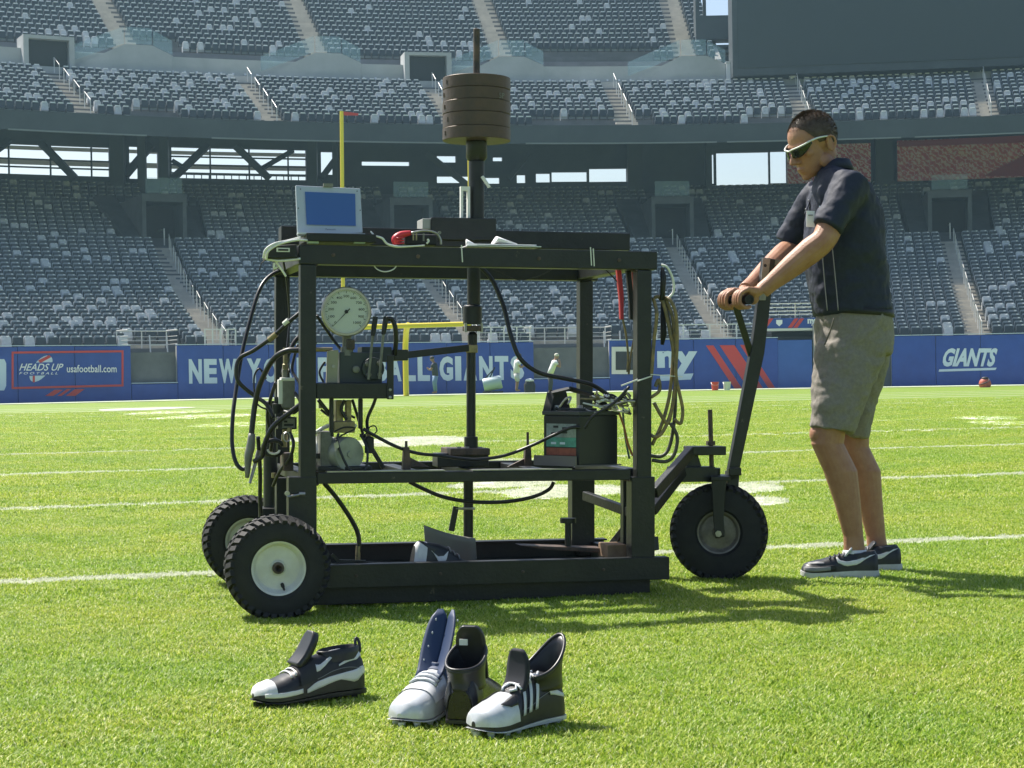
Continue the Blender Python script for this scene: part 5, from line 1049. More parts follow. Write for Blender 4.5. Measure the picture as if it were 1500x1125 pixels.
mb = MB(); mb.lathe(P(643.5, 341, .012), -eV, [(0, .006), (.006, .006), (.006, .001)], 12); mb.build('pivot', M_OLIVE, rc)
for x, y, wd_ in ((605.5, 346, .005), (610, 346, .005), (620.5, 347, .006)):
    mb = MB(); mb.bar(P(x, y - 5, .012), P(x, y + 6, .012), wd_, .004); mb.build('steel_pin', M_BRASS if x < 615 else M_OLIVE, rc)
wc = thing('white_cord', 'loose white cord trailing along the top beam by the laptop', 'cord', P(570, 358, .0))
mb = MB(); mb.tube([P(*q) for q in ((543, 339, .02), (549, 345, .01), (560, 349, .0), (567, 357, -.002), (580, 361, -.004), (598, 361, -.004), (622, 359.5, -.003))], [.003, .003, .0042, .004, .0045, .0035, .003], 7, smooth_pts=5); mb.build('cord', M_TIE, wc, smooth=True)
mb = MB(); mb.tube([P(625, 357, .0), P(628, 353, 0), P(626, 350.5, 0)], .004, 6, smooth_pts=4); mb.build('cord_tip', M_TIE, wc, smooth=True)
pp = thing('paper_sheets', 'white paper sheets and glove lying on the top beam', 'papers', P(740, 360, .1)); M_PAP = mat('paper', (.8, .8, .8), .7)
for k, (x0, x1, y, v0, v1) in enumerate(((684, 793, 360.5, .0, .16), (694, 786, 358.2, .01, .15))):
    mb = MB(); a = P(x0, y, v0); b = P(x1, y + 1.5, v0); mb.prism([a, b, b + eV * (v1 - v0), a + eV * (v1 - v0)], eW * .003); mb.build('sheet', M_PAP, pp)
mb = MB(); mb.loft([(P(722, 356, .05), eV * .03, eW * .004), (P(727, 351, .05), eV * .035, eW * .012), (P(738, 354, .05), eV * .03, eW * .009), (P(756, 358, .05), eV * .02, eW * .003)], 12); mb.build('folded_glove', M_PAP, pp, smooth=True)
mb = MB(); mb.loft([(P(683, 355, .03), eV * .01, eW * .012), (P(688, 357, .03), eV * .015, eW * .01), (P(697, 360, .03), eV * .02, eW * .003)], 10); mb.build('crumpled_corner', M_PAP, pp, smooth=True)
# battery with strap, turned on its tray
bc = P(848, 682, .02); bl = (eU * .55 + eV * -.0).normalized(); bx = (eU * .93 + eV * .37).normalized(); by = (-eU * .62 + eV * .78).normalized()
hB = (P(848, 606, .02) - P(848, 684, .02)).length; lx = (P(913, 650, .02) - P(848, 650, .02)).dot(eU) / .93; ly = .16
bt = thing('battery', 'black car battery with a green and red label tied on the cart', 'battery', bc)
def bq(x, y, z): return bc + bx * x + by * y + eW * z
def bbox(mb, x0, x1, y0, y1, z0, z1): return mb.hexa([bq(x0, y0, z0), bq(x1, y0, z0), bq(x1, y1, z0), bq(x0, y1, z0), bq(x0, y0, z1), bq(x1, y0, z1), bq(x1, y1, z1), bq(x0, y1, z1)])
mb = MB(); bbox(mb, 0, lx, 0, ly, 0, hB - .012); mb.build('case', mat('battery_black', (.014, .015, .016), .4), bt, bevel=.004)
mb = MB(); bbox(mb, -.004, lx + .004, -.004, ly + .004, hB - .0118, hB + .004); mb.build('lid', mat('battery_grey', (.045, .048, .05), .45), bt, bevel=.003)
for (z0, z1, c, nm) in ((.035, .062, (.3, .08, .05), 'red'), (.066, .1, (.1, .38, .3), 'green'), (.1005, .15, (.3, .36, .34), 'pale')):
    mb = MB(); bbox(mb, -.0022, -.0006, .012, ly - .016, z0, min(z1, hB - .02)); mb.build('label_band', mat('battery_label_' + nm, c, .5, col2=tuple(q * .6 for q in c), nscale=40), bt)
for y, z in ((.05, .115), (.1, .11), (.05, .13), (.09, .135), (.06, .075), (.1, .075)):
    mb = MB(); bbox(mb, -.0034, -.0024, y, y + .022, z, z + .008); mb.build('label_print', M_BLACK if z > .1 else M_PALE, bt)
for (x, y) in ((.02, .03), (.07, .03), (.02, .1), (.08, .1)):
    mb = MB(); bbox(mb, x, x + .045, y, y + .03, hB + .0045, hB + .014); mb.build('vent_cap', MAT['battery_grey'], bt, bevel=.002)
for x, y, m_ in ((.13, .12, M_TIE), (.03, .13, M_BRASS)):
    mb = MB(); mb.lathe(bq(x, y, hB + .004), eW, [(0, .012), (.02, .009)], 12, True); mb.build('terminal', M_BARE, bt)
mb = MB(); A = [bq(-.0, ly * .9, hB), bq(.02, ly * .9, hB + .07), bq(.07, ly * .7, hB + .085), bq(.12, ly * .3, hB + .06), bq(.135, .0, hB + .005)]
for i in range(4): mb.bar(A[i], A[i + 1], .035, .006, side=by)
mb.build('carry_strap', M_BLACK, bt)
mb = MB(); mb.prism([bq(0, ly * .95, hB + .004), bq(.12, ly * .95, hB + .004), bq(.1, ly * .95, hB + .075), bq(.03, ly * .95, hB + .08)], by * .012); mb.build('terminal_cover', M_BLACK, bt, bevel=.004)
mb = MB(); bbox(mb, -.022, lx + .01, -.008, ly + .02, -.003, .001); bbox(mb, -.024, -.018, -.008, ly + .02, -.003, .034); mb.build('tray', mat('tray_grey', (.16, .15, .14), .6, .3), bt)
for k, pts in enumerate(([(817, 597, .12), (808, 606, .13), (801, 630, .14), (806, 655, .14), (811, 674, .14)], [(857, 628, .0), (868, 610, -.01), (890, 597, -.01), (905, 585, -.005), (922, 566, -.01)], [(876, 590, .05), (890, 584, .05), (900, 590, .06), (905, 600, .06)], [(880, 586, .08), (895, 578, .08), (908, 588, .08), (915, 604, .1)], [(884, 595, .03), (902, 592, .02), (918, 588, .0), (930, 588, 0)], [(905, 600, .1), (914, 625, .1), (920, 650, .1), (927, 668, .1)], [(912, 600, .12), (916, 640, .12), (922, 672, .12)], [(914, 570, .04), (922, 582, .04), (927, 596, .04)], [(820, 596, .06), (828, 585, .05), (836, 582, .05), (832, 592, .04)])):
    m_ = (M_HOSE, M_HOSE, M_TIE, M_HOSE, M_BARE, mat('wire_orange', (.45, .17, .05), .5), mat('wire_green', (.07, .15, .12), .5), M_BARE, M_BARE)[k]
    mb = MB(); mb.tube([P(*q) for q in pts], .0055 if k < 2 else .0042, 7, smooth_pts=5); mb.build('battery_lead', m_, bt, smooth=True)
for k in range(34):
    a = Vector((random.uniform(872, 926), random.uniform(578, 606), 0)); pts = [(a.x + random.uniform(-12, 12) * j, a.y + random.uniform(-5, 5) * j, .04 + .02 * j) for j in range(3)]
    mb = MB(); mb.tube([P(*q) for q in pts], .0035, 6, smooth_pts=3); mb.build('loose_wire', random.choice((M_HOSE, M_TIE, M_BARE, M_BRASS)), bt, smooth=True)
# hanging extension cord coil on the right post
ec = thing('extension_cord', 'coiled yellow-brown extension cord hanging from the right post', 'cord', P(975, 690, .03)); M_CORD = mat('cord_yellow', (.30, .21, .07), .5, col2=(.12, .1, .06), nscale=30); M_CORD2 = mat('cord_dark', (.06, .055, .04), .5)
for k, pts in enumerate(([(957, 437, .02), (962, 460, 0), (958, 500, 0), (955, 540, 0), (953, 556, .01)], [(958, 436, .03), (968, 436, .02), (976, 460, .01), (984, 500, .0), (990, 540, 0), (986, 590, 0), (975, 625, 0), (962, 640, .0), (948, 634, .02)], [(966, 436, .03), (975, 450, .02), (983, 490, .02), (988, 540, .02), (989, 600, .02), (982, 650, .02), (970, 668, .02), (950, 667, .03)],
        [(972, 436, .03), (982, 440, .0), (990, 460, -.01), (992, 500, -.01), (990, 545, -.01), (994, 570, -.01), (1000, 600, -.01), (997, 620, -.01), (988, 614, -.01)], [(958, 590, .0), (968, 608, 0), (978, 620, 0), (984, 600, 0), (988, 570, 0)], [(982, 620, 0), (992, 640, 0), (988, 665, 0), (976, 676, .01), (955, 674, .02)], [(960, 566, .0), (965, 556, 0), (966, 572, 0), (954, 582, .0)], [(975, 437, .02), (986, 470, .01), (986, 520, .01), (982, 570, .01), (976, 600, .01), (968, 625, .01), (955, 652, .02)])):
    mb = MB(); mb.tube([P(*q) for q in pts], .0066, 8, smooth_pts=6); mb.build('cord_loop', M_CORD if k % 3 != 2 else M_CORD2, ec, smooth=True)
mb = MB(); mb.tube([P(970, 392, .02), P(972, 405, .01), P(970, 440, .01)], [.006, .011, .009], 10); mb.build('plug', M_BLACK, ec, smooth=True)
mb = MB(); mb.tube([P(*q) for q in ((969, 388, .02), (978, 392, .01), (986, 410, .01), (986, 428, .01), (978, 437, .01))], .0045, 7, smooth_pts=5); mb.build('cord_tail', M_TIE, ec, smooth=True)
mb = MB(); mb.tube([P(971, 440, .03), P(972, 490, .04), P(970, 505, .04)], [.008, .012, .006], 8); mb.build('socket', M_BLACK, ec, smooth=True)
jc = thing('jumper_clamps', 'red and black jumper cable clamps hanging under the top beam', 'clamps', P(915, 470, .12))
for x, m_, v in ((908, mat('clamp_red', (.5, .03, .05), .45), .1), (922, M_BLACK, .13), (930, mat('clamp_red', (.5, .03, .05), .45), .15)):
    mb = MB(); mb.prism([P(x - 5, 390, v), P(x + 2, 390, v), P(x + 6, 430, v), P(x + 6, 468, v), P(x + 1, 468, v), P(x, 440, v)], eV * .02); mb.build('clamp', m_, jc, bevel=.003)
for pts in ([(912, 466, .11), (917, 490, .11), (920, 520, .11), (919, 545, .11)], [(932, 466, .15), (930, 490, .15), (924, 520, .13), (921, 548, .12)]):
    mb = MB(); mb.tube([P(*q) for q in pts], .0042, 7, smooth_pts=5); mb.build('clamp_lead', M_CORD, jc, smooth=True)
# grey foot plate in the lower bay
fp = thing('guard_sheet', 'bent grey rubber sheet beside the shoe in the lower cart bay', 'sheet', P(655, 826, .2))
mb = MB(); rows = []
for j in range(7):
    t = j / 6; rows.append([P(621 + 75 * s_ + 4 * t, 769 + 19 * s_ + 55 * t + 3 * math.sin(3 * s_), .2 + .05 * math.sin(s_ * 3.0) + .03 * t) for s_ in [q_ / 7 for q_ in range(8)]])
mb.grid(rows); mb.build('sheet', mat('sheet_grey', (.2, .2, .18), .5), fp, smooth=True, solid=.004)
# ------------------------------------------------------------------ shoes
M_SBLK = mat('shoe_black', (.012, .012, .014), .4, col2=(.022, .022, .025), nscale=30); M_SWHT = mat('shoe_white', (.72, .72, .72), .38, col2=(.6, .6, .6), nscale=25); M_SSIL = mat('shoe_silver', (.62, .64, .66), .3, .15, col2=(.5, .52, .54), nscale=30)
M_SNAVY = mat('shoe_navy', (.012, .032, .09), .55); M_SLIN = mat('shoe_lining', (.02, .022, .03), .85); M_GREY = mat('shoe_grey', (.22, .22, .23), .5)
LIFT = .007          # shoes stand on top of the turf pile
class Shoe:
    """x runs from heel (0) to toe (L); stations give half width and top height of the upper"""
    def __init__(s, name, label, cat, heel, toe, st, L=None, group=None, root=None, sole_h=.018):
        heel, toe = Vector(heel) + Vector((0, 0, LIFT)), Vector(toe) + Vector((0, 0, LIFT)); s.X = (toe - heel); s.L = s.X.length; s.X.normalize()
        s.Z = Vector((0, 0, 1)); s.Yv = s.Z.cross(s.X).normalized(); s.Z = s.X.cross(s.Yv); s.o = heel; s.st = st; s.zb = sole_h
        s.root = root if root is not None else thing(name, label, cat, heel.lerp(toe, .5), group)
    def at(s, x, y, z): return s.o + s.X * x * s.L + s.Yv * y + s.Z * z
    def sect(s, x):
        st = s.st; x = min(max(x, st[0][0]), st[-1][0])
        for a, b in zip(st[:-1], st[1:]):
            if x <= b[0]:
                t = (x - a[0]) / (b[0] - a[0]); t = t * t * (3 - 2 * t) * .5 + t * .5
                return [a[i] + (b[i] - a[i]) * t for i in range(1, 4)]
        return list(st[-1][1:])
    def zbx(s, x): return s.zb * (1 - .42 * max(0, (x - .3) / .7)) + .010 * max(0, (x - .78) / .22) ** 2
    def S(s, x, t, off=0.0):        # t 0..1 round the upper from the +y side over the top to the -y side
        hw, top, cy = s.sect(x); an = math.pi * t; c, sn = math.cos(an), math.sin(an)
        y = hw * math.copysign(abs(c) ** .75, c); zb = s.zbx(x); z = zb + (top - zb) * abs(sn) ** .72
        n = Vector((0, c / max(hw, .01), sn / max(top - s.zb, .01))).normalized()
        ex = 1.0 + off / max(hw, .01)
        return s.at(x, cy + y * (1 + off / max(hw, .012)), z + off * n.z)
    def build_upper(s, m, x0=0.0, x1=1.0, nx=26, nt=18, off=0.0, name='upper', open_=None, t0=0.0, t1=1.0, par=None):
        mb = MB(); rows = []
        for i in range(nx + 1):
            x = x0 + (x1 - x0) * i / nx; rows.append([s.S(x, t0 + (t1 - t0) * j / nt, off) for j in range(nt + 1)])
        mb.grid(rows)
        if off == 0.0:
            for e, rv in ((0, False), (nx, True)):
                mb.add(rows[e], [tuple(range(nt + 1))])
        return mb.build(name, m, par or s.root, smooth=True)
    def patch(s, name, m, up, lo, off=.0022, par=None):      # strip between two polylines in (x, t)
        mb = MB(); n = 14; f = lambda pl, q: (lambda i, r: (pl[i][0] + (pl[i + 1][0] - pl[i][0]) * r, pl[i][1] + (pl[i + 1][1] - pl[i][1]) * r))(min(int(q * (len(pl) - 1)), len(pl) - 2), q * (len(pl) - 1) - min(int(q * (len(pl) - 1)), len(pl) - 2))
        rows = []
        for k in range(5):
            r = k / 4; rows.append([])
            for j in range(n + 1):
                a, b = f(up, j / n), f(lo, j / n); rows[-1].append(s.S(a[0] + (b[0] - a[0]) * r, a[1] + (b[1] - a[1]) * r, off))
        mb.grid(rows); return mb.build(name, m, par or s.root, smooth=True, solid=.0015)
    def sole(s, m, m2=None, flare=.001, studs=0, th=None):
        mb = MB(); up, dn = [], []; th = th or s.zb
        xs = [math.sin(i / 30 * math.pi / 2) ** 1.15 for i in range(31)]
        zq = lambda x, k: k[0] + (s.zbx(x) + .003 - (s.zb - th) * .6 - k[0]) * k[1] + .010 * max(0, (x - .78) / .22) ** 2 * (1 - k[1])
        ring = lambda k, fl: [s.at(x * 1.03 - .015, s.sect(x)[2] + s.sect(x)[0] * 1.0 + fl, zq(x, k)) for x in xs] + [s.at(x * 1.03 - .015, s.sect(x)[2] - s.sect(x)[0] - fl, zq(x, k)) for x in reversed(xs)]
        zlo = .012 if studs else .001
        A, B, C = ring((zlo, 0), flare * .4), ring((zlo, .5), flare), ring((zlo, 1), flare * .5); n = len(A); mb.add(A + B + C, [(i, (i + 1) % n, n + (i + 1) % n, n + i) for i in range(n)] + [(n + i, n + (i + 1) % n, 2 * n + (i + 1) % n, 2 * n + i) for i in range(n)] + [tuple(range(n - 1, -1, -1)), tuple(range(2 * n, 3 * n))])
        so = mb.build('sole', m, s.root, smooth='auto')
        if studs:
            for x, yy in ((.1, .7), (.1, -.7), (.25, .7), (.25, -.7), (.62, .75), (.62, -.75), (.76, .75), (.76, -.75), (.9, .6), (.9, -.6), (.97, 0)):
                hw, tp, cy = s.sect(x); mb = MB(); mb.lathe(s.at(x, cy + yy * hw, .0145), -s.Z, [(0, .0095), (.0145, .0065)], 8, True); mb.build('stud', m2 or m, so, smooth='auto')
        return so
    def collar(s, m, xc, rx, ry, z0, z1, lean=0.0, lin=None, tilt=0.0):
        mb = MB(); n = 28; rows = []
        for z, k in ((z0, 1.04), (z0 + (z1 - z0) * .5, 1.0), (z1, 1.0), (z1 + .003, .93), (z1, .86), (z0 - .01, .8), (z0 - .012, .05)):
            rows.append([s.at(xc + lean * (z - z0), 0, 0) + s.X * rx * k * math.cos(2 * math.pi * j / n) + s.Yv * ry * k * math.sin(2 * math.pi * j / n) + s.Z * (z + tilt * math.cos(2 * math.pi * j / n)) for j in range(n + 1)])
        mb.grid(rows[:4]); o = mb.build('collar', m, s.root, smooth=True)
        mb = MB(); mb.grid(rows[3:]); mb.build('lining', lin or M_SLIN, s.root, smooth=True); return o
    def shaft(s, m, xc, rx, ry, z0, hfun, a0=0.0, a1=2 * math.pi, flare=.1, name='ankle_shaft'):
        rows = []
        for q in np.linspace(0, 1, 7).tolist():
            rows.append([])
            for a in np.linspace(a0, a1, 33).tolist():
                k = 1 + flare * q * q - .06 * math.sin(3.14 * q); h = hfun(a); rows[-1].append(s.at(xc, 0, 0) + s.X * rx * k * math.cos(a) + s.Yv * ry * k * math.sin(a) + s.Z * (z0 + (h - z0) * q))
        mb = MB(); mb.grid(rows); o = mb.build(name, m, s.root, smooth=True, solid=.006)
        mb = MB(); mb.tube([p + s.Z * .001 for p in rows[-1]], .0042, 7); mb.build('padded_rim', m, o, smooth=True); return o
    def slab(s, name, m, pts, wd, th=.006, curve=.0, par=None, taper=1.0, round_=.35):   # flexible tab: centre line (x, z) swept, width wd
        mb = MB(); rows = []; n = len(pts)
        P_ = []
        for i in range((n - 1) * 4 + 1):
            k = min(i // 4, n - 2); t = i / 4 - k; p0, p1, p2, p3 = pts[max(k - 1, 0)], pts[k], pts[k + 1], pts[min(k + 2, n - 1)]
            P_.append(tuple(.5 * (2 * p1[d] + (p2[d] - p0[d]) * t + (2 * p0[d] - 5 * p1[d] + 4 * p2[d] - p3[d]) * t * t + (3 * p1[d] - p0[d] - 3 * p2[d] + p3[d]) * t ** 3) for d in (0, 1)))
        for i, (x, z) in enumerate(P_):
            q = i / (len(P_) - 1); w_ = wd * (1 + (taper - 1) * q); w_ *= (1 - max(0, (q - (1 - round_)) / round_) ** 2 * .55)
            rows.append([s.at(x, y * w_, z) + s.X * curve * (1 - y * y) for y in np.linspace(-1, 1, 9).tolist()])
        mb.grid(rows); return mb.build(name, m, par or s.root, smooth=True, solid=th)
    def lace(s, x, t0=.3, t1=.7, r=.0026, m=None, z=.004, par=None):
        mb = MB(); mb.tube([s.S(x + .01 * math.sin(q * 9), q, z) for q in np.linspace(t0, t1, 7).tolist()], r, 6); mb.build('lace', m or M_SWHT, par or s.root, smooth=True)
ST_RUN = [(0, .027, .085, 0), (.04, .035, .1, 0), (.2, .038, .1, 0), (.34, .039, .1, 0), (.48, .043, .092, .002), (.62, .049, .08, .003), (.76, .052, .07, .004), (.88, .048, .062, .003), (.95, .038, .055, .002), (.985, .024, .048, .001), (1.0, .006, .036, .001)]
def running_shoe(root, heel, toe, side, name_label):
    s = Shoe('', '', '', heel, toe, ST_RUN, root=root, sole_h=.026)
    sub = bpy.data.objects.new('shoe', None); COL.objects.link(sub); sub.parent = root; ROOTINV[sub.name] = ROOTINV[root.name]; sub['label'] = name_label; s.root = sub
    s.build_upper(M_SBLK); s.sole(mat('midsole_pale', (.6, .6, .6), .5, col2=(.48, .48, .48), nscale=20), flare=.002)
    s.collar(M_SBLK, .2, .052, .034, .07, .095, tilt=-.006)
    s.slab('tongue', M_SSIL if side > 0 else M_SBLK, [(.44, .08), (.38, .1), (.33, .118)], .03, .008)
    for tt in ((0, .0), (1, 1)):
        f = lambda q: q if tt[0] == 0 else 1 - q
        s.patch('swoosh', M_SWHT, [(.04, f(.30)), (.14, f(.26)), (.26, f(.17)), (.40, f(.14)), (.50, f(.20)), (.53, f(.30))], [(.04, f(.29)), (.14, f(.2)), (.26, f(.075)), (.42, f(.06)), (.53, f(.15)), (.545, f(.31))])
        s.patch('toe_overlay', M_GREY, [(.62, f(.1)), (.8, f(.12)), (.97, f(.2))], [(.62, f(.03)), (.8, f(.03)), (.97, f(.03))])
    for x in (.45, .51, .57, .63): s.lace(x, m=M_SBLK if x > .5 else M_GREY)
    s.build_upper(M_SBLK, .0, .07, 5, 16, .003, 'heel_counter', t0=.05, t1=.95); s.patch('mudguard', M_BLACK, [(.55, .12), (.75, .14), (.95, .2)], [(.55, .02), (.75, .02), (.95, .02)], .001)
    s.patch('toe_gloss', M_GREY, [(.7, .25), (.8, .35), (.92, .4)], [(.7, .2), (.8, .24), (.92, .3)], .001)
    return s
# cleat 1: low black one with strap and white swoosh
h1, t1 = G(528, 1023), G(371, 1042)
ST_LOW = [(0, .026, .1, 0), (.04, .036, .118, 0), (.18, .039, .122, 0), (.34, .040, .122, 0), (.46, .043, .114, .0), (.58, .047, .096, .002), (.7, .051, .078, .003), (.82, .051, .067, .003), (.92, .044, .06, .002), (.96, .036, .054, .001), (.987, .023, .047, .001), (1.0, .006, .036, 0)]
s1 = Shoe('cleat_shoe', 'low black cleat with white swoosh and ankle strap, leftmost on the grass', 'cleat', h1, t1, ST_LOW, group='cleats standing on the grass', sole_h=.026)
s1.build_upper(M_SBLK); s1.sole(M_SBLK, studs=1, th=.016); s1.build_upper(M_SWHT, .85, 1.0, 12, 18, .0016, 'toe_cap', t0=.1, t1=.9); 
s1.patch('side_panel', M_SWHT, [(.0, .2), (.1, .13), (.3, .1), (.5, .08), (.58, .05)], [(.0, .12), (.1, .03), (.25, .06), (.45, .03), (.58, .02)], .002)
s1.patch('side_panel', M_SWHT, [(.0, .8), (.1, .87), (.3, .9), (.5, .92), (.58, .95)], [(.0, .88), (.1, .97), (.25, .94), (.45, .97), (.58, .98)], .002)
s1.patch('sole_stripe', M_SWHT, [(.62, .07), (.75, .09), (.95, .12)], [(.62, .03), (.75, .03), (.95, .04)], .002); s1.patch('sole_stripe', M_SWHT, [(.62, .93), (.75, .91), (.95, .88)], [(.62, .97), (.75, .97), (.95, .96)], .002)
for f in (lambda q: q, lambda q: 1 - q):
    s1.patch('swoosh', M_SWHT, [(.17, f(.45)), (.27, f(.37)), (.37, f(.29)), (.44, f(.25)), (.475, f(.27)), (.485, f(.34))], [(.17, f(.445)), (.28, f(.33)), (.38, f(.22)), (.46, f(.17)), (.505, f(.2)), (.50, f(.345))], .003)
    s1.patch('heel_flash', M_SWHT, [(.02, f(.45)), (.07, f(.34)), (.16, f(.27)), (.26, f(.2))], [(.03, f(.32)), (.08, f(.25)), (.16, f(.225)), (.26, f(.18))], .003)
s1.collar(M_SBLK, .21, .058, .035, .1, .126, tilt=-.004); s1.build_upper(mat('strap_black', (.02, .02, .023), .7), .48, .64, 8, 16, .006, 'strap', t0=.1, t1=.9)
s1.slab('tongue', M_SBLK, [(.62, .095), (.54, .12), (.48, .15), (.44, .176)], .03, .018, round_=.4)
mb = MB(); mb.tube([s1.at(.02 - .02 * math.sin(t), .0, .112 + .018 - .018 * math.cos(t)) + s1.Yv * .006 * math.cos(t) for t in np.linspace(0, 6.283, 13).tolist()], .004, 7); mb.build('pull_loop', M_SBLK, s1.root, smooth=True)
# cleat 2: silver toe and tall navy tongue, pointing at the camera
h2, t2 = G(670, 1042), G(592, 1070)
ST_HI = [(0, .028, .085, 0), (.05, .038, .115, 0), (.2, .040, .125, 0), (.36, .042, .12, 0), (.5, .046, .105, 0), (.64, .052, .09, .002), (.78, .054, .077, .003), (.9, .048, .067, .002), (.955, .038, .06, .001), (.987, .024, .05, .001), (1.0, .006, .036, 0)]
def scale_st(st, k, kz=1.0): return [(a, b * k, c * kz, d) for a, b, c, d in st]
s2 = Shoe('cleat_shoe', 'silver-toed cleat with tall navy blue tongue flaps pointing up', 'cleat', h2, h2 + (t2 - h2).normalized() * .275, scale_st(ST_HI, 1.0), group='cleats standing on the grass', sole_h=.028)
s2.build_upper(M_SSIL); s2.sole(M_SWHT, studs=1, th=.016); s2.build_upper(M_SNAVY, 0.0, .42, 12, 18, .002, 'rear_quarter', t0=.08, t1=.92); s2.collar(M_SNAVY, .2, .05, .036, .10, .135, tilt=-.01)
for y_ in (-1, 1):
    mb = MB(); rows = []
    for q in np.linspace(0, 1, 10).tolist():
        z = .095 + .15 * q; x = .50 - .42 * q ** .75; wd = .027 * (.62 + .38 * math.sin(3.0 * q)) * (1 - .0 * q) * (1 - max(0, (q - .8) / .2) ** 2 * .7)
        c = s2.at(x, y_ * (.02 - .002 * q) - .012 * q, z); rows.append([c + (s2.Yv * .8 + s2.X * y_ * .6) * a * wd + s2.X * .003 * (1 - a * a) for a in np.linspace(-1, 1, 7).tolist()])
    mb.grid(rows); fl = mb.build('tongue_flap', M_SNAVY, s2.root, smooth=True, solid=.004)
    for q in (.25, .45, .65, .85):
        mb = MB(); mb.ell(s2.at(.5 - .42 * q ** .75 + .035, y_ * .03, .095 + .15 * q), s2.X * .002, s2.Yv * .0022, s2.Z * .0035, 8, 6); mb.build('eyelet', M_SSIL, fl, smooth=True)
for x in (.5, .55, .6): s2.lace(x, m=M_SSIL, r=.004)
s2.build_upper(M_SWHT, .66, .74, 5, 16, .003, 'toe_band', t0=.12, t1=.88)
# cleat 3: black one seen from its heel
h3, t3 = G(674, 1072), G(740, 1026)
s3 = Shoe('cleat_shoe', 'plain black high cleat seen from its heel between the two silver ones', 'cleat', h3, h3 + (t3 - h3).normalized() * .27, scale_st(ST_HI, 1.02, 1.05), group='cleats standing on the grass', sole_h=.022)
M_SGL = mat('shoe_black_gloss', (.012, .011, .011), .22, col2=(.02, .018, .017), nscale=40); s3.build_upper(M_SGL); s3.sole(M_SBLK, studs=1, th=.014); s3.collar(M_SBLK, .21, .056, .04, .09, .115, tilt=-.01)
s3.slab('tongue', M_SBLK, [(.45, .1), (.40, .15), (.36, .2), (.33, .225)], .036, .01, round_=.5); mb = MB(); q = s3.at(.345, 0, .188); mb.box(q - s3.X * .013 + s3.Yv * .012, (.004, .02, .014), Matrix((s3.X, s3.Yv, s3.Z)).transposed()); mb.build('size_tag', M_SWHT, s3.root)
s3.patch('heel_counter', M_SBLK, [(.0, .3), (.08, .36), (.2, .34)], [(.0, .05), (.08, .05), (.2, .05)], .003); s3.patch('heel_counter', M_SBLK, [(.0, .7), (.08, .64), (.2, .66)], [(.0, .95), (.08, .95), (.2, .95)], .003)
s3.shaft(M_SBLK, .22, .06, .041, .085, lambda a: .135 + .055 * (.5 + .5 * math.cos(a)) ** 1.5)
# cleat 4: silver with three stripes, high heel and tongue
h4, t4 = G(816, 1062), G(694, 1086)
s4 = Shoe('cleat_shoe', 'silver and black high cleat with three side stripes, rightmost on the grass', 'cleat', h4, t4, scale_st(ST_HI, 1.0), group='cleats standing on the grass', sole_h=.024)
s4.build_upper(M_SBLK); s4.sole(M_SSIL, studs=1, th=.016); s4.build_upper(M_SSIL, .64, 1.0, 16, 18, .002, 'toe_cap', t0=.03, t1=.97)
for f in (lambda q: q, lambda q: 1 - q):
    for k in range(3): s4.patch('side_stripe', M_SSIL, [(.30 + .085 * k, f(.40)), (.39 + .085 * k, f(.06))], [(.335 + .085 * k, f(.40)), (.425 + .085 * k, f(.06))], .003)
    s4.patch('toe_inset', M_SBLK, [(.62, f(.36)), (.72, f(.36)), (.80, f(.34))], [(.64, f(.2)), (.72, f(.22)), (.80, f(.33))], .0042); s4.patch('heel_flash', M_SSIL, [(.05, f(.14)), (.2, f(.2)), (.26, f(.4))], [(.05, f(.11)), (.22, f(.13)), (.28, f(.4))], .003)
    mb = MB(); z = [s4.S(.26 + .045 * j, f(.40 if j % 2 else .46), .004) for j in range(9)]; mb.tube(z, .0036, 6); mb.build('eyestay', M_SSIL, s4.root, smooth=True)
s4.slab('tongue', M_SLIN, [(.56, .08), (.48, .115), (.46, .155), (.47, .185)], .035, .01, round_=.5); 
s4.shaft(M_SBLK, .2, .058, .039, .085, lambda a: .118 + .085 * (.5 - .5 * math.cos(a)) ** 2.2, .75, 2 * math.pi - .75, .16)
s4.collar(M_SBLK, .22, .05, .034, .095, .112)
for sh_ in (s1, s4, s2):
    for f in (.13, .87):
        mb = MB(); mb.tube([sh_.S(x, f + .03 * math.sin(x * 9), .0022) for x in np.linspace(.05, .6, 16).tolist()], .0009, 5); mb.build('stitch_line', M_GREY, sh_.root, smooth=True)
for x in (.36, .42, .48, .54): s4.lace(x, .34, .66, .0028, M_SWHT, .006)
for x in (.66, .70): s1.lace(x, .3, .7, .0026, M_SWHT, .004)
# test shoe on the foot form in the cart bay, heel to the left
hh = P(601, 840, .10); hh2 = P(676, 850, .12)
s5 = Shoe('test_shoe', 'white and black shoe tipped toe-down inside the cart bay', 'cleat', hh, hh + (hh2 - hh).normalized() * .26, scale_st(ST_LOW, .9, .92), sole_h=.02)
s5.build_upper(M_SBLK); s5.sole(M_SBLK, th=.014); s5.build_upper(M_SWHT, .0, .16, 8, 18, .0018, 'heel_cap', t0=.02, t1=.98); s5.patch('swoosh', M_SWHT, [(.22, .8), (.32, .87), (.4, .84), (.46, .72)], [(.22, .79), (.34, .94), (.44, .9), (.465, .72)], .003); s5.patch('swoosh', M_SWHT, [(.22, .2), (.32, .13), (.4, .16), (.46, .28)], [(.22, .21), (.34, .06), (.44, .1), (.465, .28)], .003)
s5.collar(M_SBLK, .24, .05, .03, .078, .1, tilt=-.012); s5.patch('side_panel', M_SWHT, [(.14, .2), (.3, .1)], [(.14, .02), (.3, .02)], .0022)
for x in (.5, .57, .64): s5.lace(x, m=M_GREY)

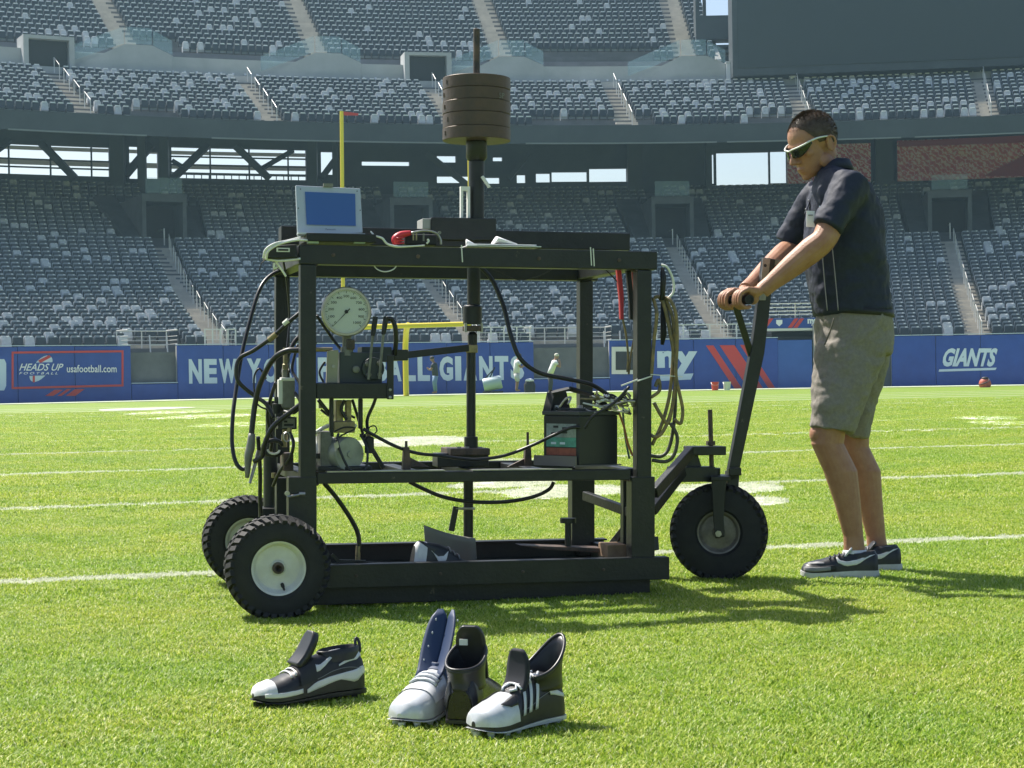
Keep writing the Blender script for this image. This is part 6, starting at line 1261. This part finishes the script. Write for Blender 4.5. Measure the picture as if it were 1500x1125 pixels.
# ------------------------------------------------------------------ the man
YM = 7.18; MP = YM / FPX            # metres per pixel at his place
man = thing('person', 'person in a navy polo shirt, khaki shorts and sunglasses leaning on the cart handle', 'person', G(1250, 843))
def skin_mat():
    m = mat('skin', (.43, .225, .13), .48, col2=(.34, .155, .09), nscale=22, namt=.3, bump=.2, bscale=260, sss=.1); return m
M_SKIN = skin_mat()
X_, Y_, Z_ = Vector((1, 0, 0)), Vector((0, 1, 0)), Vector((0, 0, 1))
Q = lambda x, y, d=0.0: U(x, y, YM + d)
body = MB()
# head, tilted forward and turned a little to the camera
ht, hy = R_(21), R_(26); hf = Vector((-math.cos(ht) * math.cos(hy), -math.cos(ht) * math.sin(hy), -math.sin(ht))); hs = Vector((-math.sin(hy), math.cos(hy), 0)); hu = hs.cross(hf).normalized()
hu = hu if hu.z > 0 else -hu; hc = Q(1189, 210)
H_ = lambda f, sd_, u_: hc + hf * f + hs * sd_ + hu * u_
body.ell(H_(-.014, 0, .026), hf * .1, hs * .079, hu * .09, 30, 20)                          # skull
body.ell(H_(.03, 0, .03), hf * .062, hs * .066, hu * .07, 24, 16)                           # forehead
body.loft([(H_(.026, 0, .03), hf * .066, hs * .068), (H_(.026, 0, -.01), hf * .067, hs * .067), (H_(.029, 0, -.045), hf * .063, hs * .062), (H_(.035, 0, -.078), hf * .056, hs * .053), (H_(.043, 0, -.105), hf * .044, hs * .039), (H_(.048, 0, -.124), hf * .028, hs * .022)], 26)   # face and jaw
body.ell(H_(.069, 0, -.113), hf * .021, hs * .021, hu * .017, 14, 10)                       # chin
body.ell(H_(.078, 0, .014), hf * .017, hs * .05, hu * .012, 18, 10)                         # brow
body.loft([(H_(.088, 0, .008), hf * .012, hs * .008), (H_(.096, 0, -.012), hf * .014, hs * .0095), (H_(.106, 0, -.032), hf * .018, hs * .0115), (H_(.111, 0, -.046), hf * .019, hs * .0135), (H_(.098, 0, -.056), hf * .013, hs * .011)], 14)   # nose
for k in (-1, 1):
    body.ell(H_(.094, k * .0135, -.05), hf * .011, hs * .0075, hu * .0075, 10, 8); body.ell(H_(.054, k * .046, -.024), hf * .026, hs * .017, hu * .019, 14, 10); body.ell(H_(.0, k * .055, -.078), hf * .03, hs * .012, hu * .028, 14, 10)
body.ell(H_(.078, 0, -.083), hf * .016, hs * .029, hu * .024, 16, 10); body.ell(H_(.091, 0, -.078), hf * .009, hs * .022, hu * .0058, 14, 8); body.ell(H_(.088, 0, -.0895), hf * .0095, hs * .019, hu * .0066, 14, 8)
for k in (-1, 1):                                                                           # ears
    ec_ = H_(-.026, k * .079, -.02); body.ell(ec_, hf * .016 + hu * .004, hs * .006, hu * .029 - hf * .006, 14, 10); body.tube([ec_ + hf * .013 + hu * .014 + hs * k * .004, ec_ + hf * .004 + hu * .031 + hs * k * .008, ec_ - hf * .014 + hu * .026 + hs * k * .011, ec_ - hf * .021 + hu * .008 + hs * k * .012, ec_ - hf * .015 - hu * .012 + hs * k * .009, ec_ + hf * .004 - hu * .031 + hs * k * .003], .0048, 8, smooth_pts=4)
# neck and trunk
body.loft([(H_(-.035, 0, -.03), hf * .058, hs * .056), (H_(-.033, 0, -.075), hf * .056, hs * .056), (Q(1218, 252), X_ * .064, Y_ * .062), (Q(1228, 268), X_ * .08, Y_ * .09)], 20)
body.loft([(Q(1228, 262), X_ * .07, Y_ * .11), (Q(1236, 292), X_ * .1, Y_ * .15), (Q(1238, 350), X_ * .13, Y_ * .165), (Q(1243, 420), X_ * .125, Y_ * .15), (Q(1250, 480), X_ * .12, Y_ * .155), (Q(1250, 520), X_ * .1, Y_ * .14)], 24)
# legs
def leg(cx, d):
    L = [((1250 + (cx[0] - 1250) * .3, 505), .06, .05), (cx[0:2], .07, .066), (cx[2:4], .0635, .058), (cx[4:6], .064, .055), (cx[6:8], .0665, .056), (cx[8:10], .052, .046), (cx[10:12], .039, .034), (cx[12:14], .043, .036)]
    body.loft([(Q(p[0], p[1], d), X_ * a + Z_ * .0, Y_ * b) for p, a, b in L], 20)
leg((1232, 570, 1216, 625, 1212, 650, 1231, 690, 1241, 735, 1250, 785, 1252, 812), -.12); leg((1262, 570, 1250, 630, 1250, 655, 1266, 690, 1274, 735, 1283, 785, 1286, 808), .13)
body.ell(Q(1196, 636, -.12), X_ * .028, Y_ * .04, Z_ * .04, 14, 10)
for x, y, d in ((1243, 825, -.12), (1277, 818, .13)): body.loft([(Q(x + 8, y - 18, d), X_ * .04, Y_ * .035), (Q(x, y, d), X_ * .06, Y_ * .034), (Q(x - 10, y + 10, d), X_ * .08, Y_ * .03)], 14)
# arms
def arm(S_, E_, W_, r):
    d1, d2 = (E_ - S_), (W_ - E_)
    body.tube([S_, S_ + d1 * .35, S_ + d1 * .75, E_, E_ + d2 * .2, E_ + d2 * .5, E_ + d2 * .85, W_], [r * 1.25, r * 1.22, r * 1.05, r * .98, r * 1.04, r * .92, r * .66, r * .64], 16, smooth_pts=3)
Wn = bn + bar_d * .045 + eU * .068 + eW * .036; Wf = bn + bar_d * .2 + eU * .062 + eW * .045
arm(Q(1243, 276, -.17), Q(1206, 352, -.25), Wn, .049); arm(Q(1200, 290, .19), Q(1160, 362, .24), Wf, .047)
def hand(v0, wrist, thumb):
    """closed hand over the grip; v0 distance of the little or index finger along the bar"""
    for j in range(4):
        c = bn + bar_d * (v0 + .0222 * j); k = (1.0, 1.06, 1.03, .92)[j] if thumb > 0 else (.92, 1.03, 1.06, 1.0)[j]
        kn = c + eU * .006 + eW * .04; p1 = c - eU * .030 * k + eW * .022; p2 = c - eU * .033 * k - eW * .014; p3 = c - eU * .008 - eW * .030; p4 = c + eU * .012 - eW * .024
        body.tube([c + eU * .04 + eW * .037, kn, p1, p2, p3, p4], [.0098, .0102, .0089, .0085, .008, .007], 10, smooth_pts=4); body.ell(kn + eW * .003 - eU * .004, eU * .0098, eV * .0088, eW * .0092, 10, 8)
    m_ = bn + bar_d * (v0 + .031)
    body.loft([(wrist, eV * .028, (eW * .8 + eU * .2) * .021), (wrist.lerp(m_ + eU * .03 + eW * .03, .5), eV * .034, eW * .022), (m_ + eU * .03 + eW * .028, eV * .041, eW * .021), (m_ + eU * .004 + eW * .031, eV * .040, eW * .016)], 18)
    body.ell(m_ + eU * .034 + eW * .006 + eV * thumb * .01, eU * .024, eV * .03, eW * .024, 14, 10)
    t0 = m_ + eU * .04 + eW * .012 + eV * thumb * .034; body.tube([t0 - eV * thumb * .012, t0 + eV * thumb * .006 - eU * .014 - eW * .006, t0 - eU * .036 - eW * .020 + eV * thumb * .01, t0 - eU * .054 - eW * .034 + eV * thumb * .006], [.015, .0128, .011, .0085], 10, smooth_pts=4)
hand(.014, Wn, 1); hand(.165, Wf, -1)
bo = body.build('body', M_SKIN, man, smooth=True)
md = bo.modifiers.new('remesh', 'REMESH'); md.mode = 'VOXEL'; md.voxel_size = .003; md.use_smooth_shade = True
md = bo.modifiers.new('smooth', 'SMOOTH'); md.factor = .5; md.iterations = 3
# hair: short stubble strands over a thin cap
M_HAIR = mat('hair_brown', (.05, .033, .022), .5, col2=(.11, .075, .05), nscale=60)
cap = MB(); rows = []
for i in range(15):
    th = math.pi * .62 * i / 14; rows.append([])
    for j in range(41):
        a = 2 * math.pi * j / 40; front = math.cos(a); lim = .64 if front < -.15 else (.60 if front < .3 else .60 - .25 * min(1, (front - .3) / .45) ** .9)
        t_ = math.pi * lim * i / 14 * (1.0 if front > -.2 else 1.06); rows[-1].append(H_(-.015 + .1035 * math.sin(t_) * math.cos(a), .0822 * math.sin(t_) * math.sin(a), .028 + .0935 * math.cos(t_)))
cap.grid(rows); hr = cap.build('hair', M_HAIR, man, smooth=True)
sm = MB(); flat = [(r0, r1) for r0 in range(14) for r1 in range(40)]
for k in range(9000):
    i, j = random.choice(flat); a, b = random.random(), random.random()
    p = Vector(rows[i][j]).lerp(Vector(rows[i][j + 1]), a).lerp(Vector(rows[i + 1][j]).lerp(Vector(rows[i + 1][j + 1]), a), b); n_ = (p - H_(-.014, 0, .03)).normalized()
    d_ = (n_ * 1.0 + hf * .55 - hu * .1 + Vector((random.uniform(-.3, .3), random.uniform(-.3, .3), random.uniform(-.3, .3)))).normalized(); ln = random.uniform(.007, .012) * (1.3 if i < 7 else .8); sd_ = d_.cross(n_ + Vector((.01, .02, 0))).normalized() * .0006
    sm.add([p - sd_, p + sd_, p + d_ * ln], [(0, 1, 2)])
o = sm.build('hair_strands', M_HAIR, hr, fix=False); o['kind'] = 'stuff'
# sunglasses
gl = bpy.data.objects.new('sunglasses', None); COL.objects.link(gl); gl.parent = man; ROOTINV[gl.name] = ROOTINV[man.name]
def gpt(a, u_, rr=1.0): return H_(.016 + .096 * rr * math.cos(a), .083 * rr * math.sin(a), u_)
M_GFR = mat('frame_white', (.72, .74, .7), .35)
mb = MB(); mb.tube([gpt(a, .008 + .012 * min(1, abs(a) / 1.1) ** 2 - .004 * math.exp(-(a / .12) ** 2), 1.03) for a in np.linspace(-1.2, 1.2, 25).tolist()], [.0034] * 25, 8); mb.build('brow_frame', M_GFR, gl, smooth=True)
for k in (-1, 1):
    mb = MB(); rows = []
    for a in np.linspace(.1, 1.18, 15).tolist():
        q = (a - .1) / 1.08; hgt = .042 * (math.sin(math.pi * (.22 + .70 * q)) ** .8) * (1 - .25 * q); top = .007 + .012 * min(1, a / 1.1) ** 2
        rows.append([gpt(k * a, top - hgt * t_, 1.02) for t_ in np.linspace(0, 1, 5).tolist()])
    mb.grid(rows); mb.build('lens', mat('lens_dark', (.012, .016, .013), .08), gl, smooth=True, solid=.0016)
    mb = MB(); mb.tube([gpt(k * 1.18, .020, 1.03), H_(.03, k * .085, .021), H_(-.005, k * .086, .016), H_(-.045, k * .084, .006)], [.0042, .0036, .003, .0028], 8, smooth_pts=4); mb.build('temple_arm', M_GFR, gl, smooth=True)
# polo shirt
M_POLO = mat('polo_navy', (.007, .0115, .03), .7, col2=(.012, .0175, .041), nscale=120, bump=.2, bscale=400)
sh = MB()
R_S = [((1205, 1240, 247), .085), ((1196, 1262, 257), .15), ((1190, 1275, 272), .195), ((1183, 1285, 292), .2), ((1180, 1293, 330), .195), ((1179, 1297, 370), .19), ((1181, 1300, 405), .185), ((1187, 1303, 438), .182), ((1194, 1306, 458), .183)]
rings = []
for i, ((xa, xb, y), hd) in enumerate(R_S):
    tl = -.02 + .035 * max(0, (y - 380) / 80); rings.append((Q((xa + xb) / 2, y), X_ * (xb - xa) / 2 * MP - Z_ * -tl * .5, Y_ * hd, .88))
sh.loft(rings, 36)
sh.tube([Q(1246, 270, -.15), Q(1238, 288, -.19), Q(1225, 312, -.225), Q(1212, 334, -.245)], [.078, .075, .067, .06], 22, smooth_pts=4); sh.tube([Q(1206, 284, .15), Q(1190, 304, .185), Q(1171, 330, .21), Q(1153, 357, .235)], [.076, .07, .06, .054], 22, smooth_pts=4)
so = sh.build('polo_shirt', M_POLO, man, smooth=True)
md = so.modifiers.new('remesh', 'REMESH'); md.mode = 'VOXEL'; md.voxel_size = .007; md.use_smooth_shade = True; md = so.modifiers.new('smooth', 'SMOOTH'); md.factor = .5; md.iterations = 6
def folds(o, name, size, strength, depth=3):
    tx = bpy.data.textures.new(name, 'CLOUDS'); tx.noise_scale = size; tx.noise_depth = depth; md = o.modifiers.new('folds', 'DISPLACE'); md.texture = tx; md.strength = strength; md.mid_level = .5; md.texture_coords = 'LOCAL'
folds(so, 'folds_shirt', .14, .034); folds(so, 'folds_fine', .05, .012)
mb = MB()
for k in (0, 1):
    rws = []
    for j in range(25):
        a = math.pi * 2 * j / 24; c = Q(1221, 247) + X_ * (-.062 if k else -.06) * math.cos(a) * 1.02 + Y_ * (.068 if k == 0 else .078) * math.sin(a); zt = .022 - .06 * max(0, math.cos(a)) ** 1.5
        rws.append(c + Z_ * (zt + .012) if k == 0 else c + Z_ * (zt - .028) - X_ * .015 * math.cos(a))
    if k == 0: top_ = rws
mb.grid([top_, [(p_ + q_) / 2 + (q_ - p_).normalized() * .0 for p_, q_ in zip(top_, rws)], rws]); mb.build('collar', M_POLO, so, smooth=True, solid=.005)
mb = MB(); a, b = Q(1194, 276, -.02), Q(1182, 312, -.05); mb.bar(a - X_ * .006, b - X_ * .006, .03, .004, side=Y_); mb.build('placket', M_POLO, so)
for t_ in (.15, .5, .85):
    mb = MB(); mb.ell(a.lerp(b, t_) - X_ * .010, X_ * .0025, Y_ * .005, Z_ * .005, 8, 6); mb.build('button', M_GREY, so)
mb = MB(); q = Q(1187, 320, -.205); mb.hexa([q + v for v in (Vector((-.016, -.004, -.032)), Vector((.015, -.006, -.034)), Vector((.015, -.002, -.034)), Vector((-.016, 0, -.032)), Vector((-.014, -.004, .03)), Vector((.016, -.006, .028)), Vector((.016, -.002, .028)), Vector((-.014, 0, .03)))]); bd = mb.build('name_badge', mat('badge_white', (.85, .85, .85), .5), man)
mb = MB(); mb.box(q + Vector((0, -.0078, .012)), (.018, .001, .004)); mb.build('badge_print', M_GREY, bd)
for xs_, d_ in (((1219, 1224, 1228), -.196), ((1204, 1207, 1212), -.192)):      # pale piping down the side
    mb = MB(); n_ = 16; pts = []
    for k in range(n_ + 1):
        q = k / n_; y = 360 + 95 * q; x = xs_[0] * (1 - q) ** 2 + 2 * xs_[1] * q * (1 - q) + xs_[2] * q * q; cxp = 1240 + 10 * q; hw_ = 60.0; yy = math.sqrt(max(0, 1 - (abs(x - cxp) / hw_) ** 2.27)) ** .9
        pts.append(Q(x, y, -(.19 * yy + .008)))
    mb.tube(pts, .0018, 6); mb.build('piping', M_GREY, so, smooth=True)
mb = MB(); mb.box(Q(1203, 303, -.19), (.016, .004, .008)); mb.build('chest_emblem', M_PALE, so)
# khaki shorts
M_KHA = mat('shorts_khaki', (.25, .225, .195), .85, col2=(.2, .18, .155), nscale=90, bump=.25, bscale=300)
st = MB()
def lg(seq, d): st.loft([(Q((xa + xb) / 2, y, dd), X_ * (xb - xa) / 2 * MP - Z_ * tl, Y_ * hd, .9) for xa, xb, y, hd, dd, tl in seq], 30)
lg([(1199, 1305, 452, .172, 0, .012), (1195, 1307, 475, .182, 0, .008), (1194, 1308, 500, .188, 0, 0), (1196, 1306, 520, .185, 0, 0)], 0)
lg([(1196, 1300, 500, .11, -.07, 0), (1194, 1294, 530, .108, -.085, 0), (1192, 1278, 560, .102, -.1, .006), (1190, 1263, 595, .096, -.115, .01), (1188, 1250, 630, .09, -.12, .016)], 0)
lg([(1210, 1306, 500, .105, .075, 0), (1208, 1302, 530, .104, .09, 0), (1206, 1292, 560, .1, .1, .006), (1209, 1281, 600, .094, .115, .012), (1214, 1272, 636, .088, .125, .02)], 0)
so2 = st.build('shorts', M_KHA, man, smooth=True); md = so2.modifiers.new('remesh', 'REMESH'); md.mode = 'VOXEL'; md.voxel_size = .0065; md.use_smooth_shade = True; md = so2.modifiers.new('smooth', 'SMOOTH'); md.factor = .5; md.iterations = 5
folds(so2, 'folds_shorts', .11, .034); folds(so2, 'folds_shorts_fine', .045, .014)
for pts in ([(1222, 466), (1216, 485), (1208, 505)], [(1288, 470), (1284, 500), (1276, 540), (1262, 590), (1250, 622)]):
    mb = MB(); mb.tube([Q(x, y, -.19 if x < 1250 else -.165) for x, y in pts], .003, 6, smooth_pts=5); mb.build('pocket_seam', mat('seam_brown', (.11, .095, .075), .9), so2, smooth=True)
mb = MB(); mb.loft([(Q(1252, 452), X_ * .146 - Z_ * .012, Y_ * .178, .9), (Q(1252, 462), X_ * .149 - Z_ * .012, Y_ * .18, .9)], 36, cap=False); mb.build('belt', M_BLACK, man, smooth=True, solid=.006)
hn, tn_ = G(1286, 848), G(1174, 848); running_shoe(man, hn, tn_, 1, 'near black and white running shoe'); hn, tn_ = G(1318, 838), G(1210, 840); running_shoe(man, hn, tn_, -1, 'far black and white running shoe')
for x, y, d in ((1252, 808, -.12), (1286, 803, .13)):
    mb = MB(); mb.loft([(Q(x - 2, y + 14, d), X_ * .05, Y_ * .041), (Q(x, y - 2, d), X_ * .0465, Y_ * .04), (Q(x, y - 3, d), X_ * .042, Y_ * .036)], 18, cap=False); mb.build('sock', M_SWHT, man, smooth=True)

# ------------------------------------------------------------------ added air volume imitating lens glare over the far stands
hz = MB(); hz.box((0, 0, 16.3), (640, 640, 35.8)); ho = hz.build('haze', [], None)
mh = bpy.data.materials.new('glare_air'); mh.use_nodes = True; n = mh.node_tree; n.nodes.clear(); out = n.nodes.new('ShaderNodeOutputMaterial'); pv = n.nodes.new('ShaderNodeVolumePrincipled')
pv.inputs['Color'].default_value = (.52, .84, 1.0, 1); pv.inputs['Density'].default_value = .0005; pv.inputs['Anisotropy'].default_value = .35
n.links.new(pv.outputs[0], out.inputs['Volume']); ho.data.materials.append(mh); ho['kind'] = 'stuff'; ho['label'] = 'thin added haze imitating lens glare in the stadium'
